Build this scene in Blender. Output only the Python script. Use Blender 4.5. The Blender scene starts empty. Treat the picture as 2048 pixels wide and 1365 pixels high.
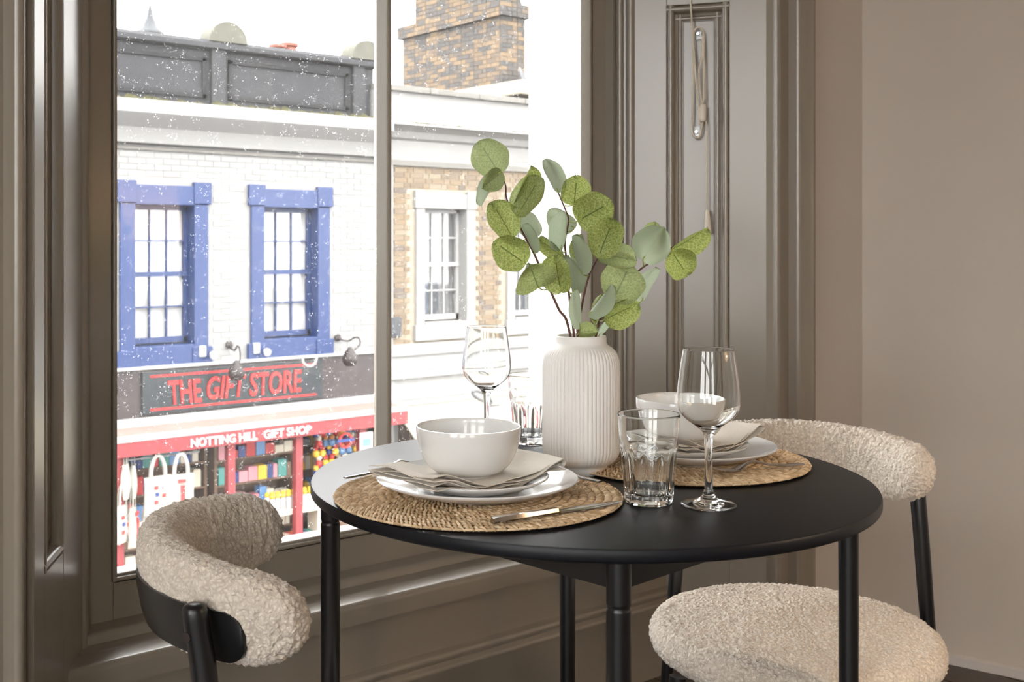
import bpy, bmesh, math, random
from mathutils import Vector, Matrix, noise
PI = math.pi
random.seed(7)
SC = bpy.context.scene
COL = SC.collection

# ------------------------------------------------------------------ camera, sky, sun, exposure
A_VIEW = math.radians(51.9)          # angle between the window wall (world X) and the view direction
CA, SA = math.cos(A_VIEW), math.sin(A_VIEW)
EYE = 1.085
F_PX = 2250.0
cam_d = bpy.data.cameras.new('camera')
cam = bpy.data.objects.new('camera', cam_d); COL.objects.link(cam)
cam.location = (0, 0, EYE); cam.rotation_euler = (PI/2, 0, A_VIEW-PI/2)
cam_d.sensor_width = 36; cam_d.lens = F_PX*36/2048
cam_d.shift_x = 144/2048; cam_d.shift_y = -192.5/2048
cam_d.clip_start = 0.05; cam_d.clip_end = 400
cam_d.dof.use_dof = True; cam_d.dof.focus_distance = 1.55; cam_d.dof.aperture_fstop = 14
SC.camera = cam

world = bpy.data.worlds.new('overcast_sky'); SC.world = world; world.use_nodes = True
bgn = world.node_tree.nodes['Background']
bgn.inputs[0].default_value = (1.0, 0.99, 0.972, 1); bgn.inputs[1].default_value = 4.2

SC.view_settings.view_transform = 'Standard'; SC.view_settings.look = 'None'
SC.view_settings.gamma = 1; SC.view_settings.use_curve_mapping = False
SC.view_settings.exposure = 1.2
SC.cycles.use_denoising = True; SC.cycles.use_adaptive_sampling = True; SC.cycles.adaptive_threshold = 0.02
SC.cycles.max_bounces = 12; SC.cycles.diffuse_bounces = 5; SC.cycles.glossy_bounces = 5; SC.cycles.transparent_max_bounces = 16; SC.cycles.transmission_bounces = 12
SC.cycles.sample_clamp_indirect = 6.0
SC.cycles.caustics_reflective = False; SC.cycles.caustics_refractive = False

def plan(l, d, z=0.0):
    """metres to the right / ahead of the camera position -> world"""
    return Vector((d*CA + l*SA, d*SA - l*CA, z))
def at(px, py, Y):
    """surveyed photo point -> the real plane at distance Y beyond the camera (facade, wall ...)"""
    phi = math.atan((px-880)/F_PX); X = Y/math.tan(A_VIEW-phi); d = X*CA + Y*SA
    return Vector((X, Y, EYE + (490-py)*d/F_PX))

# ------------------------------------------------------------------ mesh helpers
class MB:
    def __init__(s): s.v = []; s.f = []; s.uv = None
    def add(s, vs, fs):
        o = len(s.v); s.v += [tuple(v) for v in vs]; s.f += [tuple(i+o for i in f) for f in fs]; return s
    def box(s, a, b):
        x0,y0,z0 = a; x1,y1,z1 = b
        return s.add([(x0,y0,z0),(x1,y0,z0),(x1,y1,z0),(x0,y1,z0),(x0,y0,z1),(x1,y0,z1),(x1,y1,z1),(x0,y1,z1)],
            [(0,3,2,1),(4,5,6,7),(0,1,5,4),(1,2,6,5),(2,3,7,6),(3,0,4,7)])
    def lathe(s, prof, n=48, c=(0,0,0), rf=None):
        """closed ring profile [(r,z)...]; ends with r=0 are closed as fans"""
        o = len(s.v); idx = []
        for k,(r,z) in enumerate(prof):
            if r < 1e-6:
                s.v.append((c[0], c[1], c[2]+z)); idx.append([len(s.v)-1]*n)
            else:
                row = []
                for i in range(n):
                    a = 2*PI*i/n; rr = rf(r,z,a,k) if rf else r
                    s.v.append((c[0]+rr*math.cos(a), c[1]+rr*math.sin(a), c[2]+z)); row.append(len(s.v)-1)
                idx.append(row)
        for k in range(len(prof)-1):
            for i in range(n):
                j = (i+1)%n; q = [idx[k][i], idx[k][j], idx[k+1][j], idx[k+1][i]]
                q2 = []
                for e in q:
                    if e not in q2: q2.append(e)
                if len(q2) > 2: s.f.append(tuple(q2))
        return s
    def tube(s, pts, rad, n=10, cap=True, flat=None):
        pts = [Vector(p) for p in pts]; m = len(pts)
        rads = rad if isinstance(rad, (list, tuple)) else [rad]*m
        t0 = (pts[1]-pts[0]).normalized()
        u = t0.orthogonal().normalized() if flat is None else (Vector(flat)-t0*Vector(flat).dot(t0)).normalized()
        rows = []
        for i in range(m):
            t = (pts[min(i+1,m-1)]-pts[max(i-1,0)]).normalized()
            u = (u - t*u.dot(t)).normalized(); w = t.cross(u)
            r = rads[i]; ra, rb = (r if isinstance(r,(tuple,list)) else (r,r))
            row = []
            for k in range(n):
                a = 2*PI*k/n; p = pts[i]+u*math.cos(a)*ra+w*math.sin(a)*rb
                s.v.append(tuple(p)); row.append(len(s.v)-1)
            rows.append(row)
        for i in range(m-1):
            for k in range(n):
                s.f.append((rows[i][k], rows[i][(k+1)%n], rows[i+1][(k+1)%n], rows[i+1][k]))
        if cap: s.f.append(tuple(reversed(rows[0]))); s.f.append(tuple(rows[-1]))
        return s
    def sweep(s, prof, A, B, u, w):
        """closed polygon profile [(a,b)] swept straight from A to B; a along u, b along w"""
        A=Vector(A);B=Vector(B);u=Vector(u);w=Vector(w);n=len(prof)
        vs=[A+u*a+w*b for a,b in prof]+[B+u*a+w*b for a,b in prof]
        fs=[(i,(i+1)%n,n+(i+1)%n,n+i) for i in range(n)]+[tuple(reversed(range(n))),tuple(range(n,2*n))]
        return s.add(vs,fs)
    def grid(s, rows, close=False):
        n=len(rows[0]); o=len(s.v)
        for r in rows: s.v += [tuple(p) for p in r]
        for i in range(len(rows)-1):
            for k in range(n if close else n-1):
                s.f.append((o+i*n+k, o+i*n+(k+1)%n, o+(i+1)*n+(k+1)%n, o+(i+1)*n+k))
        return s
    def mesh(s, name, smooth=None, fix=True):
        me=bpy.data.meshes.new(name); me.from_pydata(s.v,[],s.f)
        if fix:
            bm=bmesh.new(); bm.from_mesh(me); bmesh.ops.recalc_face_normals(bm,faces=bm.faces); bm.to_mesh(me); bm.free()
        if smooth is not None:
            for p in me.polygons: p.use_smooth=True
            if smooth < 179: 
                try: me.set_sharp_from_angle(angle=math.radians(smooth))
                except Exception: pass
        me.update(); return me
    def build(s, name, mat, parent=None, smooth=None, fix=True, bevel=0, loc=None):
        me=s.mesh(name,smooth,fix)
        if bevel:
            bm=bmesh.new(); bm.from_mesh(me)
            es=[e for e in bm.edges if len(e.link_faces)==2 and e.calc_face_angle(0)>0.5]
            bmesh.ops.bevel(bm,geom=es,offset=bevel,segments=2,profile=0.6,affect='EDGES'); bm.to_mesh(me); bm.free()
        return link(name,me,mat,parent,loc)

def link(name, me, mat, parent=None, loc=None):
    o=bpy.data.objects.new(name,me); COL.objects.link(o)
    if mat is not None and me is not None and not me.materials: me.materials.append(mat)
    if parent is not None: o.parent=parent
    if loc is not None: o.location=loc
    return o
def empty(name, loc=(0,0,0), rz=0.0):
    o=bpy.data.objects.new(name,None); COL.objects.link(o); o.location=loc; o.rotation_euler=(0,0,rz); o.empty_display_size=.05; return o
def tag(o, label=None, cat=None, group=None, kind=None):
    if label: o['label']=label
    if cat: o['category']=cat
    if group: o['group']=group
    if kind: o['kind']=kind
    return o
def copy_tree(o, parent=None):
    c=o.copy(); COL.objects.link(c); c.parent=parent
    for ch in list(o.children): copy_tree(ch,c)
    return c
def arc(cx, cy, r, a0, a1, n):
    return [(cx+r*math.cos(math.radians(a0+(a1-a0)*i/n)), cy+r*math.sin(math.radians(a0+(a1-a0)*i/n))) for i in range(n+1)]

# ------------------------------------------------------------------ materials
def newmat(name):
    m=bpy.data.materials.new(name); m.use_nodes=True; nt=m.node_tree
    return m, nt, nt.nodes['Principled BSDF']
def N(nt, t, **kw):
    n=nt.nodes.new(t)
    for k,v in kw.items():
        if k.startswith('i_'): n.inputs[k[2:].replace('_',' ')].default_value=v
        else: setattr(n,k,v)
    return n
def rgb(r,g,b): return (r,g,b,1)
def srgb(r,g,b):
    f=lambda c: (c/255/12.92 if c/255<=.04045 else ((c/255+.055)/1.055)**2.4)
    return (f(r),f(g),f(b),1)
def paint(name, col, rough=.5, var=.0, vscale=6, bump=0, bscale=60, metal=0, spec=.5, coat=0, stretch=None, sheen=0):
    m,nt,p=newmat(name)
    p.inputs['Base Color'].default_value=col; p.inputs['Roughness'].default_value=rough; p.inputs['Metallic'].default_value=metal
    p.inputs['Specular IOR Level'].default_value=spec
    if coat: p.inputs['Coat Weight'].default_value=coat; p.inputs['Coat Roughness'].default_value=.08 if rough<.2 else .2
    if sheen: p.inputs['Sheen Weight'].default_value=sheen
    tc=N(nt,'ShaderNodeTexCoord'); src=tc.outputs['Object']
    if stretch:
        mp=N(nt,'ShaderNodeMapping'); mp.inputs['Scale'].default_value=stretch; nt.links.new(src,mp.inputs[0]); src=mp.outputs[0]
    if var:
        no=N(nt,'ShaderNodeTexNoise'); no.inputs['Scale'].default_value=vscale; no.inputs['Detail'].default_value=6
        nt.links.new(src,no.inputs['Vector'])
        mx=N(nt,'ShaderNodeMix',data_type='RGBA')
        mx.inputs['A'].default_value=tuple(c*(1-var) for c in col[:3])+(1,); mx.inputs['B'].default_value=tuple(min(1,c*(1+var)) for c in col[:3])+(1,)
        nt.links.new(no.outputs['Fac'],mx.inputs['Factor']); nt.links.new(mx.outputs['Result'],p.inputs['Base Color'])
    if bump:
        nb=N(nt,'ShaderNodeTexNoise'); nb.inputs['Scale'].default_value=bscale; nb.inputs['Detail'].default_value=4
        nt.links.new(src,nb.inputs['Vector'])
        b=N(nt,'ShaderNodeBump'); b.inputs['Strength'].default_value=bump; b.inputs['Distance'].default_value=.002
        nt.links.new(nb.outputs['Fac'],b.inputs['Height']); nt.links.new(b.outputs[0],p.inputs['Normal'])
    return m

M={}
M['taupe']=paint('taupe_gloss_paint', rgb(.270,.232,.184), .30, .07, 3, .14, 28, spec=.6, coat=.55)
M['wall']=paint('beige_wall_paint', rgb(.59,.525,.46), .85, .03, 2, .15, 90)
M['ceil']=paint('white_ceiling_paint', rgb(.75,.73,.70), .9)
M['base_white']=paint('off_white_skirting', rgb(.62,.58,.54), .5)
M['floor']=paint('dark_wood_floor', rgb(.060,.040,.028), .35, .35, 5, .2, 40, stretch=(1,8,1))
M['ext_white']=paint('white_masonry_paint', rgb(.80,.80,.79), .8, .04, 4, .3, 30)
M['black_top']=paint('black_laminate', rgb(.0042,.0050,.0078), .42, .15, 40, .08, 900, spec=.3)
M['black_metal']=paint('black_powder_coat', rgb(.0065,.0066,.0075), .33, 0, 6, .05, 700)
M['porcelain']=paint('white_porcelain', rgb(.78,.78,.765), .12, coat=.4)
M['vase']=paint('matt_white_ceramic', rgb(.80,.785,.755), .55)
M['steel']=paint('polished_steel', rgb(.62,.60,.58), .16, metal=1)
M['linen']=paint('beige_linen', rgb(.66,.60,.515), .9, .06, 90, .5, 700, sheen=.3)
M['cord']=paint('cream_cord', rgb(.80,.71,.57), .8, .04, 60, .3, 900)
M['knob']=paint('cream_plastic', rgb(.76,.68,.57), .45)
M['stem']=paint('brown_twig', rgb(.13,.055,.04), .6, .3, 60)
M['petiole']=paint('green_petiole', rgb(.36,.40,.09), .5)
M['dark_plate']=paint('brass_screw', rgb(.45,.45,.46), .3, metal=1)

def mat_boucle():
    m,nt,p=newmat('boucle_fabric')
    tc=N(nt,'ShaderNodeTexCoord')
    v=N(nt,'ShaderNodeTexVoronoi'); v.inputs['Scale'].default_value=210; v.feature='F1'
    no=N(nt,'ShaderNodeTexNoise'); no.inputs['Scale'].default_value=95; no.inputs['Detail'].default_value=5
    ad=N(nt,'ShaderNodeVectorMath',operation='MULTIPLY_ADD'); ad.inputs[1].default_value=(.012,.012,.012)
    nt.links.new(no.outputs['Color'],ad.inputs[0]); nt.links.new(tc.outputs['Object'],ad.inputs[2]); nt.links.new(tc.outputs['Object'],no.inputs['Vector'])
    nt.links.new(ad.outputs[0],v.inputs['Vector'])
    r=N(nt,'ShaderNodeValToRGB'); r.color_ramp.elements[0].position=.0; r.color_ramp.elements[0].color=rgb(.82,.735,.63)
    r.color_ramp.elements[1].position=.72; r.color_ramp.elements[1].color=rgb(.56,.485,.40)  # crevice shade between the loops put into the colour
    nt.links.new(v.outputs['Distance'],r.inputs[0]); nt.links.new(r.outputs[0],p.inputs['Base Color'])
    b=N(nt,'ShaderNodeBump'); b.inputs['Strength'].default_value=.9; b.inputs['Distance'].default_value=.0025; b.invert=True
    nt.links.new(v.outputs['Distance'],b.inputs['Height']); nt.links.new(b.outputs[0],p.inputs['Normal'])
    p.inputs['Roughness'].default_value=.95; p.inputs['Sheen Weight'].default_value=.35; p.inputs['Specular IOR Level'].default_value=.2
    return m
M['boucle']=mat_boucle()

def mat_straw():
    m,nt,p=newmat('natural_seagrass')
    gi=N(nt,'ShaderNodeNewGeometry'); r=N(nt,'ShaderNodeValToRGB')
    r.color_ramp.elements[0].color=rgb(.48,.32,.17); r.color_ramp.elements[1].color=rgb(.82,.63,.41)
    nt.links.new(gi.outputs['Random Per Island'],r.inputs[0]); nt.links.new(r.outputs[0],p.inputs['Base Color'])
    p.inputs['Roughness'].default_value=.7
    return m
M['straw']=mat_straw()
m_,nt_,p_=newmat('linen_shade'); p_.inputs['Base Color'].default_value=rgb(.7,.6,.48); p_.inputs['Roughness'].default_value=.9
t_=N(nt_,'ShaderNodeBsdfTranslucent'); t_.inputs[0].default_value=rgb(.8,.7,.56); x_=N(nt_,'ShaderNodeMixShader'); x_.inputs[0].default_value=.6
nt_.links.new(p_.outputs[0],x_.inputs[1]); nt_.links.new(t_.outputs[0],x_.inputs[2]); nt_.links.new(x_.outputs[0],nt_.nodes['Material Output'].inputs[0]); M['shade']=m_
m_,nt_,p_=newmat('warm_bulb'); p_.inputs['Emission Color'].default_value=rgb(1,.75,.5); p_.inputs['Emission Strength'].default_value=12; M['bulb']=m_
M['straw_back']=paint('straw_backing', rgb(.22,.13,.06), .9)

def mat_glass(name, tint=(1,1,1,1), ior=1.5):
    m,nt,p=newmat(name)
    p.inputs['Base Color'].default_value=tint; p.inputs['Roughness'].default_value=0.0
    p.inputs['Transmission Weight'].default_value=1; p.inputs['IOR'].default_value=ior
    return m
M['glass']=mat_glass('clear_drinking_glass',(.985,.995,.99,1))
M['clear_plastic']=mat_glass('clear_plastic',(.95,.95,.95,1),1.3)

def mat_pane(name, haze=.05, specks=.25, patch=0.0):
    """window glass: clear, thin reflection, dust film and dried rain spots"""
    m=bpy.data.materials.new(name); m.use_nodes=True; nt=m.node_tree; nt.nodes.clear()
    out=N(nt,'ShaderNodeOutputMaterial'); tr=N(nt,'ShaderNodeBsdfTransparent'); gl=N(nt,'ShaderNodeBsdfGlossy'); gl.inputs['Roughness'].default_value=.01
    fr=N(nt,'ShaderNodeFresnel'); fr.inputs[0].default_value=1.3
    mx=N(nt,'ShaderNodeMixShader'); nt.links.new(fr.outputs[0],mx.inputs[0]); nt.links.new(tr.outputs[0],mx.inputs[1]); nt.links.new(gl.outputs[0],mx.inputs[2])
    tl=N(nt,'ShaderNodeBsdfTranslucent'); tl.inputs[0].default_value=rgb(.9,.9,.9)
    tc=N(nt,'ShaderNodeTexCoord')
    v=N(nt,'ShaderNodeTexVoronoi'); v.inputs['Scale'].default_value=210; v.inputs['Randomness'].default_value=1
    nt.links.new(tc.outputs['Object'],v.inputs['Vector'])
    n1=N(nt,'ShaderNodeTexNoise'); n1.inputs['Scale'].default_value=3.2; n1.inputs['Detail'].default_value=5; nt.links.new(tc.outputs['Object'],n1.inputs['Vector'])
    n2=N(nt,'ShaderNodeTexNoise'); n2.inputs['Scale'].default_value=75; n2.inputs['Detail'].default_value=3; nt.links.new(tc.outputs['Object'],n2.inputs['Vector'])
    sp=N(nt,'ShaderNodeMapRange'); sp.inputs[1].default_value=.26; sp.inputs[2].default_value=.12; sp.inputs[3].default_value=0; sp.inputs[4].default_value=1
    nt.links.new(v.outputs['Distance'],sp.inputs[0])
    g=N(nt,'ShaderNodeMapRange'); g.inputs[1].default_value=.50; g.inputs[2].default_value=.72; nt.links.new(n2.outputs['Fac'],g.inputs[0])
    mu=N(nt,'ShaderNodeMath',operation='MULTIPLY'); nt.links.new(sp.outputs[0],mu.inputs[0]); nt.links.new(g.outputs[0],mu.inputs[1])
    mu2=N(nt,'ShaderNodeMath',operation='MULTIPLY'); nt.links.new(mu.outputs[0],mu2.inputs[0]); mu2.inputs[1].default_value=specks
    hz=N(nt,'ShaderNodeMapRange'); hz.inputs[1].default_value=.35; hz.inputs[2].default_value=.75; hz.inputs[3].default_value=haze*.6; hz.inputs[4].default_value=haze*1.5
    nt.links.new(n1.outputs['Fac'],hz.inputs[0])
    ad=N(nt,'ShaderNodeMath',operation='ADD'); nt.links.new(hz.outputs[0],ad.inputs[0]); nt.links.new(mu2.outputs[0],ad.inputs[1])
    m2=N(nt,'ShaderNodeMixShader'); nt.links.new(ad.outputs[0],m2.inputs[0]); nt.links.new(mx.outputs[0],m2.inputs[1]); nt.links.new(tl.outputs[0],m2.inputs[2])
    nt.links.new(m2.outputs[0],out.inputs[0])
    return m
M['pane']=mat_pane('dusty_window_glass',.011,.9)
M['far_pane']=paint('far_window_glass', rgb(.20,.23,.27), .08, .3, 2)

def mat_leaf():
    m=bpy.data.materials.new('eucalyptus_leaf'); m.use_nodes=True; nt=m.node_tree; p=nt.nodes['Principled BSDF']; out=nt.nodes['Material Output']
    uv=N(nt,'ShaderNodeUVMap'); uv.uv_map='UVMap'
    sep=N(nt,'ShaderNodeSeparateXYZ'); nt.links.new(uv.outputs[0],sep.inputs[0])
    oi=N(nt,'ShaderNodeObjectInfo')
    mp=N(nt,'ShaderNodeMapping'); mp.inputs['Scale'].default_value=(9,9,9); nt.links.new(uv.outputs[0],mp.inputs[0])
    lo=N(nt,'ShaderNodeVectorMath',operation='ADD'); nt.links.new(mp.outputs[0],lo.inputs[0]); nt.links.new(oi.outputs['Random'],lo.inputs[1])
    v=N(nt,'ShaderNodeTexVoronoi'); v.feature='DISTANCE_TO_EDGE'; v.inputs['Scale'].default_value=1.35; nt.links.new(lo.outputs[0],v.inputs['Vector'])
    ve=N(nt,'ShaderNodeMapRange'); ve.inputs[1].default_value=.0; ve.inputs[2].default_value=.09; ve.inputs[3].default_value=1; ve.inputs[4].default_value=0
    nt.links.new(v.outputs['Distance'],ve.inputs[0])
    n1=N(nt,'ShaderNodeTexNoise'); n1.inputs['Scale'].default_value=4; n1.inputs['Detail'].default_value=4; nt.links.new(lo.outputs[0],n1.inputs['Vector'])
    r=N(nt,'ShaderNodeValToRGB'); r.color_ramp.elements[0].position=.3; r.color_ramp.elements[0].color=rgb(.20,.265,.07)
    r.color_ramp.elements[1].position=.75; r.color_ramp.elements[1].color=rgb(.38,.44,.11)
    nt.links.new(n1.outputs['Fac'],r.inputs[0])
    mv=N(nt,'ShaderNodeMix',data_type='RGBA'); mv.inputs['B'].default_value=rgb(.60,.62,.27)
    nt.links.new(r.outputs[0],mv.inputs['A'])
    mm=N(nt,'ShaderNodeMath',operation='MULTIPLY'); mm.inputs[1].default_value=.75; nt.links.new(ve.outputs[0],mm.inputs[0]); nt.links.new(mm.outputs[0],mv.inputs['Factor'])
    # midrib and side veins from the leaf's own coordinates
    ab=N(nt,'ShaderNodeMath',operation='SUBTRACT'); ab.inputs[1].default_value=.5; nt.links.new(sep.outputs['X'],ab.inputs[0])
    aa=N(nt,'ShaderNodeMath',operation='ABSOLUTE'); nt.links.new(ab.outputs[0],aa.inputs[0])
    s1=N(nt,'ShaderNodeMath',operation='MULTIPLY_ADD'); s1.inputs[1].default_value=-.75; nt.links.new(aa.outputs[0],s1.inputs[0]); nt.links.new(sep.outputs['Y'],s1.inputs[2])
    s2=N(nt,'ShaderNodeMath',operation='PINGPONG'); s2.inputs[1].default_value=.09; nt.links.new(s1.outputs[0],s2.inputs[0])
    s3=N(nt,'ShaderNodeMapRange'); s3.inputs[1].default_value=.010; s3.inputs[2].default_value=.0; s3.inputs[3].default_value=0; s3.inputs[4].default_value=1; nt.links.new(s2.outputs[0],s3.inputs[0])
    s4=N(nt,'ShaderNodeMapRange'); s4.inputs[1].default_value=.30; s4.inputs[2].default_value=.10; nt.links.new(aa.outputs[0],s4.inputs[0])
    s5=N(nt,'ShaderNodeMath',operation='MULTIPLY'); nt.links.new(s3.outputs[0],s5.inputs[0]); nt.links.new(s4.outputs[0],s5.inputs[1])
    mr=N(nt,'ShaderNodeMapRange'); mr.inputs[1].default_value=.022; mr.inputs[2].default_value=.008; mr.inputs[3].default_value=0; mr.inputs[4].default_value=1; nt.links.new(aa.outputs[0],mr.inputs[0])
    mrl=N(nt,'ShaderNodeMath',operation='LESS_THAN'); mrl.inputs[1].default_value=.78; nt.links.new(sep.outputs['Y'],mrl.inputs[0])
    mr2=N(nt,'ShaderNodeMath',operation='MULTIPLY'); nt.links.new(mr.outputs[0],mr2.inputs[0]); nt.links.new(mrl.outputs[0],mr2.inputs[1])
    vm=N(nt,'ShaderNodeMath',operation='MAXIMUM'); nt.links.new(s5.outputs[0],vm.inputs[0]); nt.links.new(mr2.outputs[0],vm.inputs[1])
    dk=N(nt,'ShaderNodeMix',data_type='RGBA'); dk.inputs['B'].default_value=rgb(.10,.14,.03); nt.links.new(vm.outputs[0],dk.inputs['Factor']); nt.links.new(mv.outputs['Result'],dk.inputs['A'])
    # pale waxy underside
    geo=N(nt,'ShaderNodeNewGeometry')
    un=N(nt,'ShaderNodeMix',data_type='RGBA'); un.inputs['B'].default_value=rgb(.46,.54,.42)
    nt.links.new(dk.outputs['Result'],un.inputs['A'])
    us=N(nt,'ShaderNodeMath',operation='MULTIPLY'); us.inputs[1].default_value=.85; nt.links.new(geo.outputs['Backfacing'],us.inputs[0]); nt.links.new(us.outputs[0],un.inputs['Factor'])
    # per leaf bloom
    bl=N(nt,'ShaderNodeMix',data_type='RGBA'); bl.inputs['B'].default_value=rgb(.42,.50,.33); nt.links.new(un.outputs['Result'],bl.inputs['A'])
    bm=N(nt,'ShaderNodeMapRange'); bm.inputs[1].default_value=.45; bm.inputs[2].default_value=1; bm.inputs[3].default_value=0; bm.inputs[4].default_value=.45; nt.links.new(oi.outputs['Random'],bm.inputs[0]); nt.links.new(bm.outputs[0],bl.inputs['Factor'])
    nt.links.new(bl.outputs['Result'],p.inputs['Base Color']); p.inputs['Roughness'].default_value=.5
    tl=N(nt,'ShaderNodeBsdfTranslucent'); nt.links.new(bl.outputs['Result'],tl.inputs[0])
    ms=N(nt,'ShaderNodeMixShader'); ms.inputs[0].default_value=.45; nt.links.new(p.outputs[0],ms.inputs[1]); nt.links.new(tl.outputs[0],ms.inputs[2]); nt.links.new(ms.outputs[0],out.inputs[0])
    return m
M['leaf']=mat_leaf()

def mat_brick(name, cols, island=False, rough=.9):
    m,nt,p=newmat(name)
    r=N(nt,'ShaderNodeValToRGB'); r.color_ramp.interpolation='CONSTANT'
    while len(r.color_ramp.elements)<len(cols): r.color_ramp.elements.new(.5)
    for i,c in enumerate(cols): r.color_ramp.elements[i].position=i/len(cols); r.color_ramp.elements[i].color=rgb(*c)
    src=N(nt,'ShaderNodeNewGeometry').outputs['Random Per Island'] if island else N(nt,'ShaderNodeObjectInfo').outputs['Random']
    nt.links.new(src,r.inputs[0])
    tc=N(nt,'ShaderNodeTexCoord'); no=N(nt,'ShaderNodeTexNoise'); no.inputs['Scale'].default_value=14; no.inputs['Detail'].default_value=5; nt.links.new(tc.outputs['Object'],no.inputs['Vector'])
    mx=N(nt,'ShaderNodeMix',data_type='RGBA',blend_type='MULTIPLY'); mx.inputs['Factor'].default_value=.6
    nt.links.new(r.outputs[0],mx.inputs['A']); nt.links.new(no.outputs['Fac'],mx.inputs['B'])
    br=N(nt,'ShaderNodeBrightContrast'); br.inputs['Bright'].default_value=.03; nt.links.new(mx.outputs['Result'],br.inputs[0])
    nt.links.new(br.outputs[0],p.inputs['Base Color']); p.inputs['Roughness'].default_value=rough
    return m
BR=[(.165,.114,.064),(.195,.14,.082),(.135,.092,.052),(.175,.118,.06),(.21,.165,.104),(.10,.075,.055),(.18,.13,.076)]
M['brick']=mat_brick('stock_brick',BR); M['brick_many']=mat_brick('stock_brick_mass',BR,True)
M['brick_sooty']=mat_brick('sooty_chimney_brick',[(.10,.064,.034),(.16,.10,.042),(.062,.046,.033),(.032,.029,.028),(.13,.080,.035),(.045,.038,.034)],True)
M['mortar']=paint('lime_mortar', rgb(.27,.235,.18), .95, .15, 6)
M['mortar_dark']=paint('sooty_mortar', rgb(.115,.095,.07), .95, .2, 5)
M['brick_white']=paint('painted_brick', rgb(.205,.205,.201), .8, .05, 3, .25, 30)
M['stucco']=paint('white_stucco', rgb(.215,.213,.208), .85, .06, 1.5)
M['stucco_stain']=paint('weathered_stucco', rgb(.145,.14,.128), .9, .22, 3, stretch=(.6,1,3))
M['moss']=paint('moss_and_lichen', rgb(.040,.038,.013), 1, .5, 14)
M['parapet']=paint('dark_grey_painted_render', rgb(.028,.029,.032), .85, .2, 3)
M['parapet_dark']=paint('near_black_render', rgb(.012,.0125,.014), .85, .2, 3)
M['lead']=paint('lead_grey', rgb(.035,.039,.045), .6, .2, 2)
M['terracotta']=paint('terracotta_pot', rgb(.20,.07,.05), .8, .1, 9)
M['stone_cap']=paint('lichen_stone', rgb(.085,.083,.066), .9, .3, 10)
M['blue']=paint('blue_gloss_paint', rgb(.0088,.027,.102), .45, .12, 3)
M['curtain']=paint('white_paper', rgb(.42,.42,.415), .9, .05, 6, .6, 4)
M['sign_dark']=paint('dark_fascia', rgb(.034,.026,.026), .5, .25, 3)
M['sign_panel']=paint('charcoal_panel', rgb(.016,.021,.024), .35, .15, 3)
M['sign_red']=paint('red_sign_paint', rgb(.36,.018,.018), .45)
M['canopy_red']=paint('red_canopy', rgb(.20,.028,.032), .6, .08, 2)
M['canopy_white']=paint('white_trim', rgb(.30,.30,.296), .6)
M['canopy_top']=paint('weathered_canopy', rgb(.20,.15,.13), .9, .25, 3)
M['letter_white']=paint('white_lettering', rgb(.55,.55,.55), .5)
M['lamp_brown']=paint('dark_bronze', rgb(.020,.014,.013), .5)
M['cream']=paint('cream_canvas', rgb(.27,.245,.19), .85, .04, 2)
M['letter_grey']=paint('grey_lettering', rgb(.09,.09,.09), .7)
M['asphalt']=paint('asphalt', rgb(.09,.09,.09), .9, .2, 4)
M['paving']=paint('paving', rgb(.12,.115,.105), .9, .15, 2)
M['wood_dark']=paint('brown_shelf', rgb(.11,.065,.04), .7, .2, 4)
M['canvas']=paint('calico_cotton', rgb(.31,.295,.26), .95, .06, 8)
for nm,c in dict(red=(.42,.03,.03),yellow=(.62,.40,.03),navy=(.02,.04,.16),teal=(.05,.22,.20),tan=(.20,.105,.05),pink=(.50,.22,.25),orange=(.45,.17,.05),cream2=(.55,.5,.4),grey=(.2,.2,.21),brown=(.14,.08,.05),skyb=(.10,.22,.42)).items():
    M['g_'+nm]=paint('goods_'+nm, rgb(*c), .5, .1, 12)

# ================================================================== THE ROOM
CX=1.46                                   # window centre line
YG, YF, YW = 2.074, 1.974, 1.695          # glass plane, start of splay, wall face
XL0, XR0 = .737, 2.184                    # reveal starts
SPL=.335                                  # length of splayed jamb
SD=Vector((.535,-.845,0)); SDL=Vector((-.535,-.845,0))
XL1, XR1 = XL0-.535*SPL, XR0+.535*SPL
ZT=2.95; ZC=3.25; YO=2.31
def struct(o, label): return tag(o,label,kind='structure')
# walls
wb=MB(); wb.box((-2.6,YW,0),(XL1-.012,YO,ZC)); wb.box((XR1+.012,YW,0),(3.4,YO,ZC)); wb.box((XL1-.012,YW,ZT+.06),(XR1+.012,YO,ZC))
wb.box((XL1-.012,1.955,0),(XR1+.012,YO,.335))
struct(wb.build('wall_front',M['wall']),'beige painted wall around the tall sash window')
RW0=Vector((2.785,YW,0)); RWd=Vector((.249,-.968,0)).normalized(); RWn=Vector((.968,.249,0)).normalized()
rw=MB(); e=RW0+RWd*4.6; a=RW0-RWd*.3
for p0,p1 in ((a,e),): rw.sweep([(0,0),(.15,0),(.15,ZC),(0,ZC)],p0,p1,RWn,(0,0,1))
struct(rw.build('wall_right',M['wall']),'plain beige wall to the right of the black table')
def holes_boxes(m, a0,a1,z0,z1,holes,put):
    xs=sorted(set([a0,a1]+[h[0] for h in holes]+[h[1] for h in holes])); zs=sorted(set([z0,z1]+[h[2] for h in holes]+[h[3] for h in holes]))
    for i in range(len(xs)-1):
        for k in range(len(zs)-1):
            cx=(xs[i]+xs[i+1])/2; cz=(zs[k]+zs[k+1])/2
            if any(h[0]<cx<h[1] and h[2]<cz<h[3] for h in holes): continue
            put(m,xs[i],xs[i+1],zs[k],zs[k+1])
    return m
HL=[(-2.45,-1.10,.45,3.0),(-.75,.42,.45,3.0)]; HB=[(-2.1,-1.2,.7,3.0)]
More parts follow.
